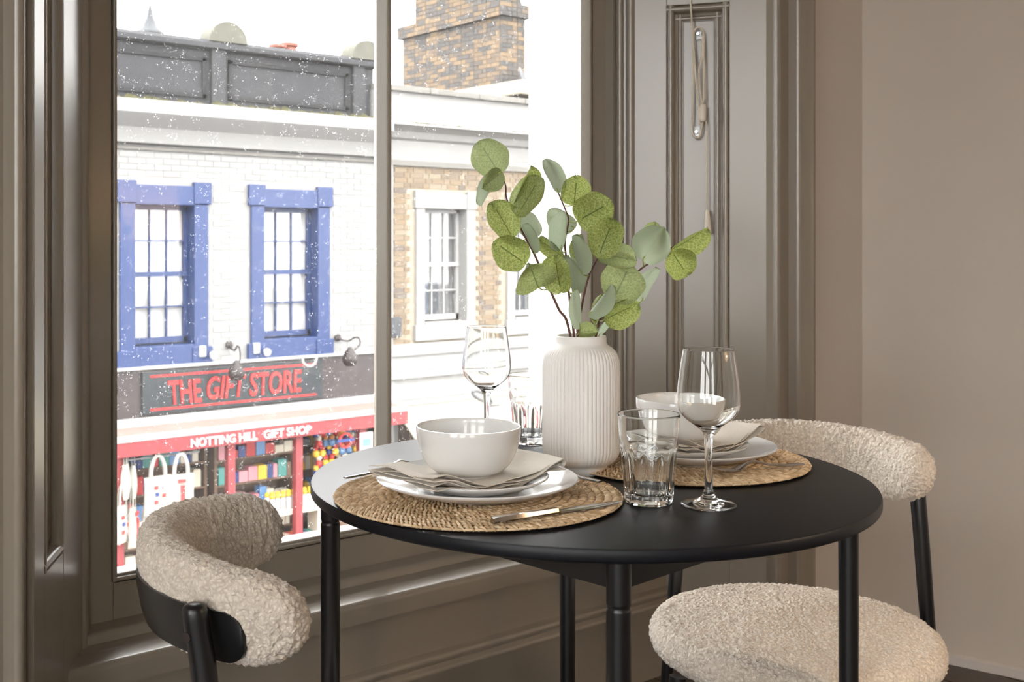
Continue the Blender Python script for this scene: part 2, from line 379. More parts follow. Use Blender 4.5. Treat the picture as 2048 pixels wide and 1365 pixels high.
struct(holes_boxes(MB(),-2.9,YO,0,ZC,HL,lambda m,a,b,c,d: m.box((-2.75,a,c),(-2.6,b,d))).build('wall_left',M['wall']),'beige wall on the far left of the room')
struct(holes_boxes(MB(),-2.75,4.4,0,ZC,HB,lambda m,a,b,c,d: m.box((a,-3.0,c),(b,-2.85,d))).build('wall_back',M['wall']),'beige wall at the back of the room')
def side_window(nm,h,along_y,label):
    """plain sash windows in the walls behind the camera"""
    w=empty(nm); struct(w,label); a,b,z0,z1=h
    def bx(n,p,q,r,t,d0,d1,mat): 
        m=MB(); m.box((-2.75+d0,p,r),(-2.75+d1,q,t)) if along_y else m.box((p,-3.0+d0,r),(q,-3.0+d1,t)); m.build(n,mat,w)
    zm=(z0+z1)/2; mid=(a+b)/2
    bx('frame_side',a,a+.06,z0,z1,.03,.10,M['taupe']); bx('frame_side',b-.06,b,z0,z1,.03,.10,M['taupe'])
    bx('rail',a,b,z0,z0+.08,.03,.10,M['taupe']); bx('rail',a,b,z1-.06,z1,.03,.10,M['taupe']); bx('rail',a,b,zm-.025,zm+.025,.03,.10,M['taupe'])
    bx('glazing_bar',mid-.013,mid+.013,z0,z1,.04,.09,M['taupe'])
side_window('window_2',HL[0],True,'tall window in the left wall behind the camera'); side_window('window_3',HL[1],True,'tall window in the left wall beside the camera')
side_window('window_4',HB[0],False,'tall window in the back wall of the room')
struct(MB().box((-2.75,-3.0,ZC),(4.4,YO,ZC+.2)).build('ceiling',M['ceil']),'white ceiling of the room')
fl=struct(MB().box((-2.75,-3.0,-.25),(4.4,YO,-.014)).build('floor',M['sign_dark']),'dark brown wooden floorboards')
pm=MB().box((0,0,-.014),(.138,4.75,0)).mesh('floorboard')
bm=bmesh.new(); bm.from_mesh(pm); bmesh.ops.bevel(bm,geom=[e for e in bm.edges],offset=.002,segments=1,affect='EDGES'); bm.to_mesh(pm); bm.free()
pm.materials.append(M['floor'])
for i in range(46):
    x=-2.6+.14*i
    link('floorboard',pm,None,fl,(x,-2.85,0))
bb=MB().sweep([(0,0),(-.012,0),(-.012,.022),(-.004,.027),(0,.027)],RW0,RW0+RWd*4.4,RWn,(0,0,1))
struct(bb.build('baseboard_right',M['base_white']),'thin pale strip along the foot of the right wall')

# splayed jambs with raised-and-fielded panels --------------------------------
def jamb(name, P0, sd, nrm, t0, t1, zb, ztop, label):
    """P0 start at the sash box, sd direction into the room, nrm faces the opening"""
    nrm=Vector(nrm).normalized(); root=empty(name,(0,0,0)); struct(root,label)
    def slab(nm,ta,tb,za,zb_,th0,th1):
        m=MB(); m.sweep([(ta,th0),(tb,th0),(tb,th1),(ta,th1)],P0+Vector((0,0,za)),P0+Vector((0,0,zb_)),sd,nrm); return m.build(nm,M['taupe'],root,bevel=.002)
    slab('stile',0,t0,0,ZT,-.06,0); slab('stile',t1,SPL,0,ZT,-.06,0)
    rails=[(0,zb),(ztop,ztop+.11),(ZT-.1,ZT)]
    for za,z2 in rails: slab('rail',t0-.001,t1+.001,za,z2,-.06,-.0005)
    for za,z2 in ((zb,ztop),(ztop+.11,ZT-.1)):
        slab('panel_field',t0,t1,za,z2,-.055,-.024)
        # bolection moulding: rounded outer roll, hollow, inner fillet
        prof=[(0,-.02),(0,.004)]+arc(.009,.004,.009,180,20,6)+[(.019,-.006),(.024,-.010)]+arc(.031,-.012,.006,170,10,4)+[(.040,-.02)]
        prof=[(a_,max(-.021,b_-.0115)) for a_,b_ in prof]
        up=Vector((0,0,1))
        mm=MB(); mm.sweep(prof,P0+sd*t0+up*za,P0+sd*t0+up*z2,sd,nrm); mm.build('panel_moulding',M['taupe'],root,smooth=40)
        mm=MB(); mm.sweep(prof,P0+sd*t1+up*za,P0+sd*t1+up*z2,-sd,nrm); mm.build('panel_moulding',M['taupe'],root,smooth=40)
        mm=MB(); mm.sweep(prof,P0+sd*t0+up*za,P0+sd*t1+up*za,up,nrm); mm.build('panel_moulding',M['taupe'],root,smooth=40)
        mm=MB(); mm.sweep(prof,P0+sd*t0+up*z2,P0+sd*t1+up*z2,-up,nrm); mm.build('panel_moulding',M['taupe'],root,smooth=40)
    return root
PR=Vector((XR0,YF,0)); PL=Vector((XL0,YF,0))
nR=Vector((-.845,-.535,0)); nL=Vector((.845,-.535,0))
jr=jamb('trim_1',PR,SD,nR,.083,.238,.60,1.695,'taupe panelled splayed jamb to the right of the window')
jl=jamb('trim_2',PL,SDL,nL,.145,.272,.575,2.3,'taupe panelled splayed jamb to the left of the window')
# lower plinth panel on the right jamb
mm=MB(); pr=[(0,0),(0,.006)]+arc(.007,.006,.007,180,0,5)+[(.016,0)]
mm.sweep(pr,PR+SD*.075+Vector((0,0,.0)),PR+SD*.075+Vector((0,0,.205)),SD,nR); mm.sweep(pr,PR+SD*.075+Vector((0,0,.205)),PR+SD*.30+Vector((0,0,.205)),(0,0,-1),nR)
mm.build('plinth_moulding',M['taupe'],jr,smooth=40)

# architraves (moulded, on the wall face)
def architrave(name, x0, sgn, label):
    """profile from the jamb edge outwards"""
    prof=[(0,.03),(0,-.012)]+[(.004,-.020)]+arc(.014,-.018,.010,180,360,6)+[(.028,-.012),(.032,-.008),(.075,-.010)]+[(.080,-.026)]+arc(.092,-.026,.012,180,270,4)+[(.104,-.040)]+arc(.120,-.036,.016,270,360,4)+[(.140,-.020),(.150,-.018)]+arc(.160,-.022,.008,180,360,5)+[(.170,-.010),(.170,.03)]
    m=MB(); m.sweep(prof,(x0,YW,0),(x0,YW,ZT+.16),(sgn,0,0),(0,1,0))
    return struct(m.build(name,M['taupe'],smooth=35),label)
architrave('trim_3',XR1-.004,1,'taupe moulded architrave beside the right window jamb')
architrave('trim_4',XL1-.014,-1,'taupe moulded architrave at the far left edge')
m=MB(); m.box((XL1-.17,YW-.03,ZT),(XR1+.17,YW+.3,ZT+.16)); struct(m.build('trim_5',M['taupe'],bevel=.006),'taupe head of the window case above the panes')
m=MB(); m.box((XL1-.01,YW+.02,ZT-.001),(XR1+.01,YO-.2,ZT+.03)); struct(m.build('trim_6',M['taupe']),'taupe soffit board over the window')

# sash box corner beads (double roll) at both sides
for nm,x0,sg,lab in (('trim_7',XR0,-1,'taupe double bead between sash and right jamb'),('trim_8',XL0,1,'taupe double bead between sash and left jamb')):
    prof=[(-.03,0),(0,0)]+arc(.000,.012,.012,-90,60,6)+[(.008,.026)]+arc(.014,.036,.010,-120,90,6)+[(.030,.046),(.030,.11),(-.03,.11)]
    m=MB(); m.sweep([(a*1.0,b) for a,b in prof],(x0,YF,.33),(x0,YF,ZT),(sg,0,0),(0,1,0)); struct(m.build(nm,M['taupe'],smooth=40),lab)

# window back, ledge and skirting below the window
def cross_x(y):      # jamb line x at depth y
    t=(YF-y)/.845; return XL0-.535*t, XR0+.535*t
yb=1.905
xa,xb=cross_x(yb)
wbk=struct(MB().box((xa-.03,yb,0),(xb+.03,1.96,.335)).build('wall_window_back',M['taupe']),'taupe boarding below the window ledge')
def ledge(nm,y0,y1,z0,z1,r,lab):
    xa,xb=cross_x(y0); prof=[(y1,z0),(y0+.0,z0)]+[(y0+r-r*math.cos(math.radians(a)), z1-r+r*math.sin(math.radians(a))) for a in range(0,91,15)]+[(y1,z1)]
    m=MB(); m.sweep(prof,(xa-.005,0,0),(xb+.005,0,0),(0,1,0),(0,0,1)); return struct(m.build(nm,M['taupe'],smooth=40),lab)
ledge('trim_9',1.878,1.935,.322,.365,.012,'front edge of the taupe window ledge')
ledge('trim_10',1.938,1.990,.318,.362,.014,'middle step of the taupe window ledge')
ledge('trim_11',1.985,2.045,.315,.379,.018,'rounded sill bead right under the sash')
m=MB(); xa,xb=cross_x(1.89)
prof=[(0,0),(-.020,0),(-.020,.168)]+arc(-.016,.178,.008,210,90,4)+[(-.012,.190)]+arc(-.010,.202,.009,240,90,5)+[(0,.214)]
m.sweep(prof,(xa-.005,yb,0),(xb+.005,yb,0),(0,1,0),(0,0,1)); struct(m.build('baseboard_front',M['taupe'],smooth=40),'moulded taupe skirting under the window')

# the sash window ------------------------------------------------------------
GX0,GX1=.823,2.097; GZ0=.467; GZM=1.86
win=empty('window_1',(0,0,0)); struct(win,'tall taupe sash window with one vertical glazing bar and dusty panes')
def frame_member(nm,a,b,par): return MB().box(a,b).build(nm,M['taupe'],par,bevel=.004)
ss=empty('lower_sash'); ss.parent=win
frame_member('sash_stile',(GX0-.062,2.045,.372),(GX0,2.095,GZM+.04),ss); frame_member('sash_stile',(GX1,2.045,.372),(GX1+.062,2.095,GZM+.04),ss)
frame_member('bottom_rail',(GX0,2.047,.372),(GX1,2.094,GZ0-.003),ss); frame_member('meeting_rail',(GX0,2.046,GZM),(GX1,2.096,GZM+.045),ss)
def bead(A,B,u,nm,par):
    prof=[(0,.03),(0,0)]+arc(.006,.004,.006,180,300,4)+[(.012,.010),(.014,.028)]
    MB().sweep(prof,A,B,u,(0,1,0)).build(nm,M['taupe'],par,smooth=40)
zb=2.042
bead((GX0-.004,zb,GZ0-.016),(GX0-.004,zb,GZM),(1,0,0),'glazing_bead',ss); bead((GX1+.004,zb,GZ0-.016),(GX1+.004,zb,GZM),(-1,0,0),'glazing_bead',ss)
bead((GX0,zb,GZ0-.018),(GX1,zb,GZ0-.018),(0,0,1),'glazing_bead',ss)
prof=[(-.013,.045),(-.013,.030),(-.006,.010)]+arc(0,.006,.006,180,360,4)+[(.006,.010),(.013,.030),(.013,.045)]
MB().sweep(prof,(CX-.001,2.040,GZ0-.01),(CX-.001,2.040,GZM),(1,0,0),(0,1,0)).build('glazing_bar',M['taupe'],ss,smooth=40)
m=MB(); m.box((GX0+.002,2.0725,GZ0-.01),(CX-.010,2.0765,GZM+.01)); m.build('pane',M['pane'],ss)
m=MB(); m.box((CX+.008,2.0725,GZ0-.01),(GX1-.002,2.0765,GZM+.01)); m.build('pane',M['pane'],ss)
us=empty('upper_sash'); us.parent=win
frame_member('sash_stile',(GX0-.062,2.10,GZM),(GX0,2.145,ZT),us); frame_member('sash_stile',(GX1,2.10,GZM),(GX1+.062,2.145,ZT),us)
frame_member('top_rail',(GX0,2.10,ZT-.08),(GX1,2.145,ZT),us); frame_member('meeting_rail',(GX0,2.10,GZM),(GX1,2.145,GZM+.045),us)
frame_member('glazing_bar',(CX-.013,2.10,GZM),(CX+.013,2.145,ZT-.08),us)
m=MB(); m.box((GX0,2.120,GZM+.04),(CX-.01,2.124,ZT-.08)); m.build('pane',M['pane'],us)
m=MB(); m.box((CX+.01,2.120,GZM+.04),(GX1,2.124,ZT-.08)); m.build('pane',M['pane'],us)
# outer masonry reveal and sill
m=MB(); m.box((2.132,2.10,.2),(2.5,YO+.01,ZT+.3)); struct(m.build('trim_12',M['ext_white'],bevel=.006),'white painted masonry reveal outside the right pane')
m=MB(); m.box((.3,2.10,.2),(.775,YO+.01,ZT+.3)); struct(m.build('trim_13',M['ext_white'],bevel=.006),'white painted masonry reveal outside the left pane')
m=MB(); m.box((.77,2.09,.20),(2.14,YO+.03,.362)); struct(m.build('trim_14',M['ext_white'],bevel=.008),'white stone sill outside the window')
m=MB(); m.box((.70,2.15,ZT-.03),(2.22,YO+.01,ZT+.3)); struct(m.build('trim_15',M['ext_white']),'white lintel outside above the window')

# ================================================================== BLIND CORD ON THE RIGHT JAMB
def jpt(t, z, off): return PR + SD*t + nR*off + Vector((0,0,z))
def j_at(px, py, off=-.012):
    """photo point -> the right jamb plane"""
    phi=math.atan((px-880)/F_PX); k=math.tan(A_VIEW-phi); o=PR+nR*off
    t=(o.y-k*o.x)/(k*SD.x-SD.y); p=o+SD*t; d=p.x*CA+p.y*SA
    return p+Vector((0,0,EYE+(490-py)*d/F_PX))
bc=empty('blind_cord',jpt(.16,1.2,-.015)); bc_inv=Matrix.Translation(-bc.location)
tag(bc,'cream blind cord looped round two clear cleats on the taupe jamb','cord')
def jpath(pts,off=-.006): return [j_at(x,y,off)-bc.location for x,y in pts]
def smooth_path(pts,n=6):
    out=[]
    for i in range(len(pts)-1):
        p0=pts[max(i-1,0)];p1=pts[i];p2=pts[i+1];p3=pts[min(i+2,len(pts)-1)]
        for k in range(n):
            t=k/n; out.append(.5*((2*p1)+(p2-p0)*t+(2*p0-5*p1+4*p2-p3)*t*t+(3*p1-p0-3*p2+p3)*t**3))
    out.append(pts[-1]); return out
def cordp(pts,off=-.004,r=.0024,nm='cord_run'):
    MB().tube(smooth_path(jpath(pts,off),5),r,7).build(nm,M['cord'],bc,smooth=180)
cordp([(1379,-60),(1382,20),(1386,80),(1392,160),(1398,220),(1400,250)],.006)
cordp([(1384,240),(1386,150),(1387,75),(1390,60),(1396,55),(1403,58),(1407,72),(1408,130),(1410,200)],.0)
cordp([(1384,240),(1384,262),(1388,273),(1394,276),(1399,272),(1403,258),(1406,240)],.0)
cordp([(1405,72),(1404,110),(1398,140),(1400,180),(1404,210)],.003)
cordp([(1407,90),(1408,150),(1407,208)],.005)
cordp([(1412,240),(1413,300),(1413,360),(1414,425)],.004,.0018)
def jcyl(nm,pa,pb,ra,rb,off,mat):
    a,b=jpath([pa,pb],off); 
    pts=[a.lerp(b,k) for k in (0,.06,.2,.8,.94,1)]; rr=[ra*.8,ra,ra+(rb-ra)*.2,ra+(rb-ra)*.8,rb,rb*.8]
    return MB().tube(pts,rr,14).build(nm,mat,bc,smooth=50)
jcyl('cord_joiner',(1406.5,209),(1405.5,244),.0082,.0090,.004,M['knob'])
jcyl('acorn_knob',(1414.5,420),(1415.5,468),.0062,.0110,.004,M['knob'])
for py,nm in ((68,'cleat'),(264,'cleat')):
    c=j_at(1396 if py<100 else 1393,py,-.015)-bc.location
    m=MB(); up=Vector((0,0,1))
    m.sweep([(-.009,-.002),(.009,-.002),(.009,.003),(-.009,.003)],c-up*.014,c+up*.014,SD,nR); m.sweep([(-.007,0),(.007,0),(.007,.009),(-.007,.009)],c+up*(.009 if py<100 else -.012),c+up*(.012 if py<100 else -.006),SD,nR)
    k=m.build(nm,M['clear_plastic'],bc)
    MB().tube([c+nR*.003,c+nR*.006],.004,10).build('screw',M['dark_plate'],k)

# ================================================================== TABLE
TZ=.75; TC=plan(.214,1.635); TR=.40
tb=empty('dining_table',TC); tag(tb,'round black bistro table with four tubular legs by the window','table')
m=MB(); m.lathe([(0,.733),(TR-.004,.733),(TR-.0012,.7345),(TR,.737),(TR,.746),(TR-.0012,.7488),(TR-.004,.75),(0,.75)],128); m.build('tabletop',M['black_top'],tb,smooth=40)
LEG=[]
for k in range(4):
    a=math.radians(-90-2.1+90*k); v=plan(.375*math.cos(a),.375*math.sin(a)); LEG.append(v)
    m=MB(); m.lathe([(0,0),(.012,0),(.0125,.004),(.0140,.5),(.0142,.672),(.0142,.6755),(.0141,.6765),(.0132,.678),(.0132,.681),(.0141,.6825),(.0142,.6835),(.0142,.687),(.0142,.7325),(0,.7325)],28,(v.x,v.y,0)); m.build('table_leg',M['black_metal'],tb,smooth=35)
for k in range(4):
    a=LEG[k]; b=LEG[(k+1)%4]; d=(b-a).normalized(); nn=Vector((-d.y,d.x,0))
    MB().sweep([(-.003,.698),(.003,.698),(.003,.733),(-.003,.733)],a+d*.012,b-d*.012,nn,(0,0,1)).build('apron',M['black_metal'],tb,bevel=.001)

# ================================================================== CHAIRS
def make_chair():
    root=empty('dining_chair')
    # backrest pad: arc round the seat centre, open towards +x
    RO,RI,ZCN,H=.258,.196,.690,.130
    TH=math.radians(67); nu,nv=560,84; rows=[]
    for i in range(nu+1):
        u=-TH+2*TH*i/nu; s=abs(u)*.225
        send=TH*.225; e=max(0,(s-(send-.062))/.062); sc=math.sqrt(max(0,1-min(1,e)**2.4)) if e>0 else 1
        sc=max(sc,.02); sct=max(.02,math.sqrt(max(0,1-min(1,max(0,(s-(send-.03))/.03))**2)))
        row=[]
        for k in range(nv):
            a=2*PI*k/nv; ca,sa=math.cos(a),math.sin(a)
            px=(abs(ca)**.75)*math.copysign(1,ca); pz=(abs(sa)**.8)*math.copysign(1,sa)
            rr=(RO+RI)/2+px*(RO-RI)/2*min(sct,.35+.65*sc); zz=pz*(H/2-.021*(abs(u)/TH)**1.6)*sc
            rr+=(zz)*.18+.012*math.cos(u*1.2)
            ang=PI+u; row.append(Vector((rr*math.cos(ang),rr*math.sin(ang),ZCN+zz)))
        rows.append(row)
    def fuzz(rows,flat=0):
        out=[]
        for i,r in enumerate(rows):
            o=[]
            for k,p in enumerate(r):
                q=rows[min(i+1,len(rows)-1)][k]-rows[max(i-1,0)][k]; w=r[(k+1)%len(r)]-r[k-1]
                n=q.cross(w); n=n.normalized() if n.length>1e-12 else Vector((0,0,1))
                if i<flat: n=Vector((0,0,1))
                pp=p*1.0; wv=noise.noise_vector(p*60)*.004
                f=noise.voronoi((pp+wv)*150,distance_metric='DISTANCE')[0][0]
                f2=noise.noise(p*48)
                o.append(p+n*((.45-f)*.0056+f2*.0016))
            out.append(o)
        return out
    c0=sum((v for v in rows[len(rows)//2]),Vector())/nv
    # make sure normals point outward for the displacement
    i=nu//2; q=rows[i+1][0]-rows[i-1][0]; w=rows[i][1]-rows[i][-1]; n=q.cross(w)
    if n.dot(rows[i][0]-c0)<0: rows=[list(reversed(r)) for r in rows]
    m=MB(); m.grid(fuzz(rows),True)
    m.f.append(tuple(range(nv))); m.f.append(tuple(range(nu*nv,nu*nv+nv)))
    m.build('backrest',M['boucle'],root,smooth=180)
    # curved black support plate on the outside of the pad
    rows=[]; TP=math.radians(54); n=200
    for i in range(n+1):
        u=-TP+2*TP*i/n; s=(TP-abs(u))*.27; h=.028*math.sqrt(max(.0004,1-max(0,1-s/.028)**2))
        row=[]
        for zz,dr in ((-h,-.004),(-h,.003),(-h*.5,.005),(h*.5,.005),(h,.003),(h,-.004)):
            rr=RO+zz*.18+.012*math.cos(u*1.2)-.003+dr; row.append(Vector((rr*math.cos(PI+u),rr*math.sin(PI+u),ZCN-.014+zz)))
        rows.append(row)
    m=MB(); m.grid(rows,True); m.f.append(tuple(range(6))); m.f.append(tuple(range(n*6,n*6+6))); m.build('back_plate',M['black_metal'],root,smooth=50)
    # seat cushion
    prof=[]                                       # domed top, rounded rim, flatter underside
    for k in range(60): r=.205*k/60; prof.append((max(r,.0006),.462-.008*(r/.205)**2))
    for k in range(41):
        a=PI/2-PI*k/40; prof.append((.205+.032*math.cos(a)**.85 if math.cos(a)>0 else .205,.424+.030*math.sin(a)))
    for k in range(1,14): prof.append((.205*(1-k/14)+.0006,.394))
    fine=[prof[0]]
    for p0,p1 in zip(prof[:-1],prof[1:]):
        n_=max(1,int(math.hypot(p1[0]-p0[0],p1[1]-p0[1])/.0017)) if p1[1]>.395 else 1
        for q_ in range(1,n_+1): fine.append((p0[0]+(p1[0]-p0[0])*q_/n_,p0[1]+(p1[1]-p0[1])*q_/n_))
    na=640; rows=[[Vector((r*math.cos(2*PI*k/na),r*math.sin(2*PI*k/na),z)) for k in range(na)] for r,z in fine]
    q=rows[31][0]-rows[29][0]; w=rows[30][1]-rows[30][-1]
    if q.cross(w).z<0: rows=[list(reversed(r)) for r in rows]
    m=MB(); m.grid(fuzz(rows,8),True); m.build('seat',M['boucle'],root,smooth=180)
    m=MB(); m.lathe([(0,.385),(.19,.385),(.19,.402),(0,.402)],48); m.build('seat_frame',M['black_metal'],root,smooth=40)
    for s in (-1,1):
        path=[(-.222,s*.262,0),(-.206,s*.238,.25),(-.196,s*.222,.42),(-.192,s*.212,.56),(-.196,s*.206,.64),(-.205,s*.203,.70),(-.2065,s*.2025,.716)]
        m=MB(); m.tube(smooth_path([Vector(p) for p in path],4),[.0100+.0035*min(1,k/10) for k in range(22)]+[.0125,.0105,.006],14); lg=m.build('leg',M['black_metal'],root,smooth=50)
        d=Vector((-.205,s*.203,0)).normalized(); p=Vector((-.203,s*.2015,.684))+d*.010
        MB().tube([p,p+d*.006],.0055,12).build('bolt',M['lamp_brown'],lg)
        MB().tube([(-.196,s*.222,.41),(-.12,s*.13,.40)],.009,10).build('brace',M['black_metal'],root,smooth=50)
        path=[(.20,s*.215,0),(.165,s*.17,.40)]
        MB().tube(path,[.010,.0135],14).build('leg',M['black_metal'],root,smooth=50)
    return root
ch=make_chair()
p=plan(.592,1.885); ch.location=p
fd=plan(-.326,-.9455); ch.rotation_euler=(0,0,math.atan2(fd.y,fd.x))
tag(ch,'cream boucle chair with visible round seat at the right of the table','chair','boucle dining chairs')
ch2=copy_tree(ch); p=plan(-.094,1.40); ch2.location=p; fd=plan(.977,.21); ch2.rotation_euler=(0,0,math.atan2(fd.y,fd.x))
tag(ch2,'cream boucle chair seen from behind with black plate, left of the table','chair','boucle dining chairs')

# ================================================================== FLOOR LAMP (stands beside the camera, right)
fl_=empty('floor_lamp',plan(1.42,1.05)); tag(fl_,'brass floor lamp with a linen drum shade to the right of the camera','lamp')
MB().lathe([(0,0),(.13,0),(.132,.012),(.10,.022),(.014,.03),(0,.03)],32).build('lamp_base',M['steel'],fl_,smooth=40)
MB().tube([(0,0,.02),(0,0,1.20)],.010,14).build('pole',M['steel'],fl_,smooth=60)
MB().lathe([(.15,1.10),(.20,1.10),(.16,1.36),(.158,1.36),(.197,1.102),(.15,1.102)],40).build('lamp_shade',M['shade'],fl_,smooth=40)
MB().lathe([(0,1.18),(.03,1.20),(.038,1.235),(.02,1.27),(.012,1.28),(0,1.28)],20).build('bulb',M['bulb'],fl_,smooth=60)
ld=bpy.data.lights.new('lamp_light','POINT'); lo_=bpy.data.objects.new('lamp_light',ld); COL.objects.link(lo_); lo_.parent=fl_; lo_.location=(0,0,1.16); ld.energy=13; ld.color=(1,.80,.60); ld.shadow_soft_size=.05
# ================================================================== PLACE SETTINGS
def placemat():
    root=empty('placemat'); pitch=.0110
    m=MB(); m.lathe([(0,.0005),(.182,.0005),(.184,.002),(0,.0024)],64); m.build('backing',M['straw_back'],root,smooth=40)
    rg=random.Random(3)
    for k in range(0,17):
        r0=.0015+pitch*k; n=max(7,int(2*PI*(r0+pitch*.6)/.0062)); m=MB(); ph=rg.random()
        for i in range(n):
            a=2*PI*(i+ph)/n; da=2*PI/n; j=(rg.random()-.5)*.0014; tw=.75+.5*rg.random(); hz=.0030+.0016*rg.random(); pts=[]
            for q in range(5):
                t=q/4; aa=a+da*tw*(t*1.5-.4); rr=max(.0006,r0+pitch*(t*1.12-.04)+j)
                pts.append((rr*math.cos(aa),rr*math.sin(aa),.0026+hz*math.sin(PI*(.08+.84*t))))
            m.tube(pts,[.0011,.0020,.0022,.0019,.0010],5)
            if i%2==0:                                # cross strand binding the stitches
                pts=[]
                for q in range(4):
                    t=q/3; aa=a+da*(2.3*t-.2); rr=max(.0006,r0+pitch*(.85+.28*math.sin(PI*t))+j)
                    pts.append((rr*math.cos(aa),rr*math.sin(aa),.0030+.0022*math.sin(PI*(.1+.8*t))))
                m.tube(pts,[.0009,.0017,.0017,.0009],5)
        m.build('woven_ring',M['straw'],root,smooth=180)
    return root
def plate_prof(R, h, foot, t=.0035):
    """coupe plate: foot ring, flat well, gently rising rim"""
    top=[(0,.006),(R*.58,.006),(R*.68,.0075),(R*.80,h*.55),(R*.93,h*.86),(R-.0012,h)]
    bot=[(R,h-.001),(R-.0005,h-.0022),(R*.93,h*.86-t),(R*.80,h*.55-t),(R*.68,.0035),(foot+.003,.0026),(foot+.002,0),(foot-.002,0),(foot-.003,.0026),(0,.0028)]
    return top+bot
def bowl_prof(R, h, foot):
    o=[(0,.002),(foot-.003,.002),(foot-.002,0),(foot+.001,0),(foot+.002,.003)]
    for i in range(1,15):
        t=i/14; r=foot+.002+(R-foot-.002)*math.sin(t*PI/2)**.72; o.append((r,.003+(h-.003)*(1-math.cos(t*PI/2))**.80))
    o+= [(R-.0006,h+.0012),(R-.0022,h+.0014),(R-.0034,h)]
    for i in range(13,0,-1):
        t=i/14; r=foot-.002+(R-foot-.0016)*math.sin(t*PI/2)**.72; o.append((r,.0068+(h-.0068)*(1-math.cos(t*PI/2))**.80))
    o.append((0,.0066)); return o
def napkin(name, corners, zfun, layers, seed, flare):
    """folded linen: stacked layers with wavy open edges; corners A,B,C,D in plan metres (A-B open end)"""
    rg=random.Random(seed); m=MB(); A,B,C,D=[Vector(c) for c in corners]; nu,nv=44,22; th=.0011
    for L in range(layers):
        sh=[(rg.random()-.5)*.012 for _ in range(6)]; ph=[rg.random()*6.28 for _ in range(4)]
        grids=[]
        for side in (0,1):
            rows=[]
            for j in range(nv+1):
                v=j/nv; row=[]
                for i in range(nu+1):
                    u=i/nu
                    uu=u*(1-.0)+(1-u)*(sh[0]+.006*L*.3)*2; P=(A.lerp(B,v)).lerp(D.lerp(C,v),u)
                    P=P+(A-D).normalized()*(1-u)**2*(sh[0]+.002*math.sin(v*9+ph[0]))+(B-A).normalized()*(v**3)*(sh[1]*.8+.003*math.sin(u*11+ph[1]))
                    z=zfun(P.x,P.y)+.0006+L*.0021
                    edge=(1-u)**3
                    z+=edge*(.0012*L+.0030*math.sin(v*7+ph[2])*.6+.002)+ (v**4)*.003*math.sin(u*13+ph[3]+L*.4)*.8
                    z+=flare*max(0,u-.55)**2*(.5+.5*v)*(1+.06*L)
                    w=plan(P.x,P.y,z+ (th if side else 0)); row.append(w)
                rows.append(row)
            grids.append(rows)
        o=len(m.v); m.grid(grids[0]); o2=len(m.v); m.grid(grids[1]); W=nu+1
        def rim(ids):
            for a,b in zip(ids[:-1],ids[1:]): m.f.append((o+a,o+b,o2+b,o2+a))
        rim(list(range(W))); rim([nv*W+i for i in range(W)]); rim([j*W for j in range(nv+1)]); rim([j*W+nu for j in range(nv+1)])
    # rounded fold joining the layers along the far end (D-C) 
    rows=[]
    for j in range(nv+1):
        v=j/nv; P=D.lerp(C,v); z0=zfun(P.x,P.y)+flare*.2025*(.5+.5*v); hh=(layers*.0021)/2; row=[]
        dr=(D-A).normalized()
        for k in range(7):
            a=-PI/2+PI*k/6; Q=P+dr*math.cos(a)*hh*.9; row.append(plan(Q.x,Q.y,z0+.0006+hh+math.sin(a)*hh))
        rows.append(row)
    m.grid(rows)
    return m
def respl(pr,n=4):
    pts=[Vector((r,z)) for r,z in pr]; out=[]
    for i in range(len(pts)-1):
        p0=pts[max(i-1,0)];p1=pts[i];p2=pts[i+1];p3=pts[min(i+2,len(pts)-1)]
        for k in range(n):
            t=k/n; q=.5*((2*p1)+(p2-p0)*t+(2*p0-5*p1+4*p2-p3)*t*t+(3*p1-p0-3*p2+p3)*t**3); out.append((max(0,q.x),q.y))
    out.append(pr[-1]); return out
def wine_glass():
    prof=[(0,.0022),(.030,.0008),(.0345,.0006),(.0352,.0016),(.0345,.0028),(.024,.0050),(.012,.0095),(.0068,.017),(.0052,.030),(.0047,.055),(.0052,.080),(.0072,.092),(.012,.0985),(.020,.1045),(.030,.112),(.0370,.121),(.0396,.131),(.0398,.141),(.0388,.155),(.0366,.172),(.0340,.190),(.0322,.2005),(.0317,.2012),(.0311,.2005)]
    inn=[(.0329,.190),(.0355,.172),(.0377,.155),(.0387,.141),(.0385,.1312),(.0360,.1218),(.0292,.1131),(.0194,.1058),(.0105,.1012),(.004,.0998),(0,.0996)]
    k=prof.index((.0322,.2005)); j=prof.index((.0345,.0006))
    foot=prof[:j+1]; edge=prof[j:j+3]; body=respl(prof[j+2:k+1],4); rim=[(.03215,.2008),(.0319,.20115),(.0315,.20115),(.03125,.2008)]
    return MB().lathe(foot+[prof[j+1]]+body+rim+respl([(.0312,.2005)]+inn,4),96)
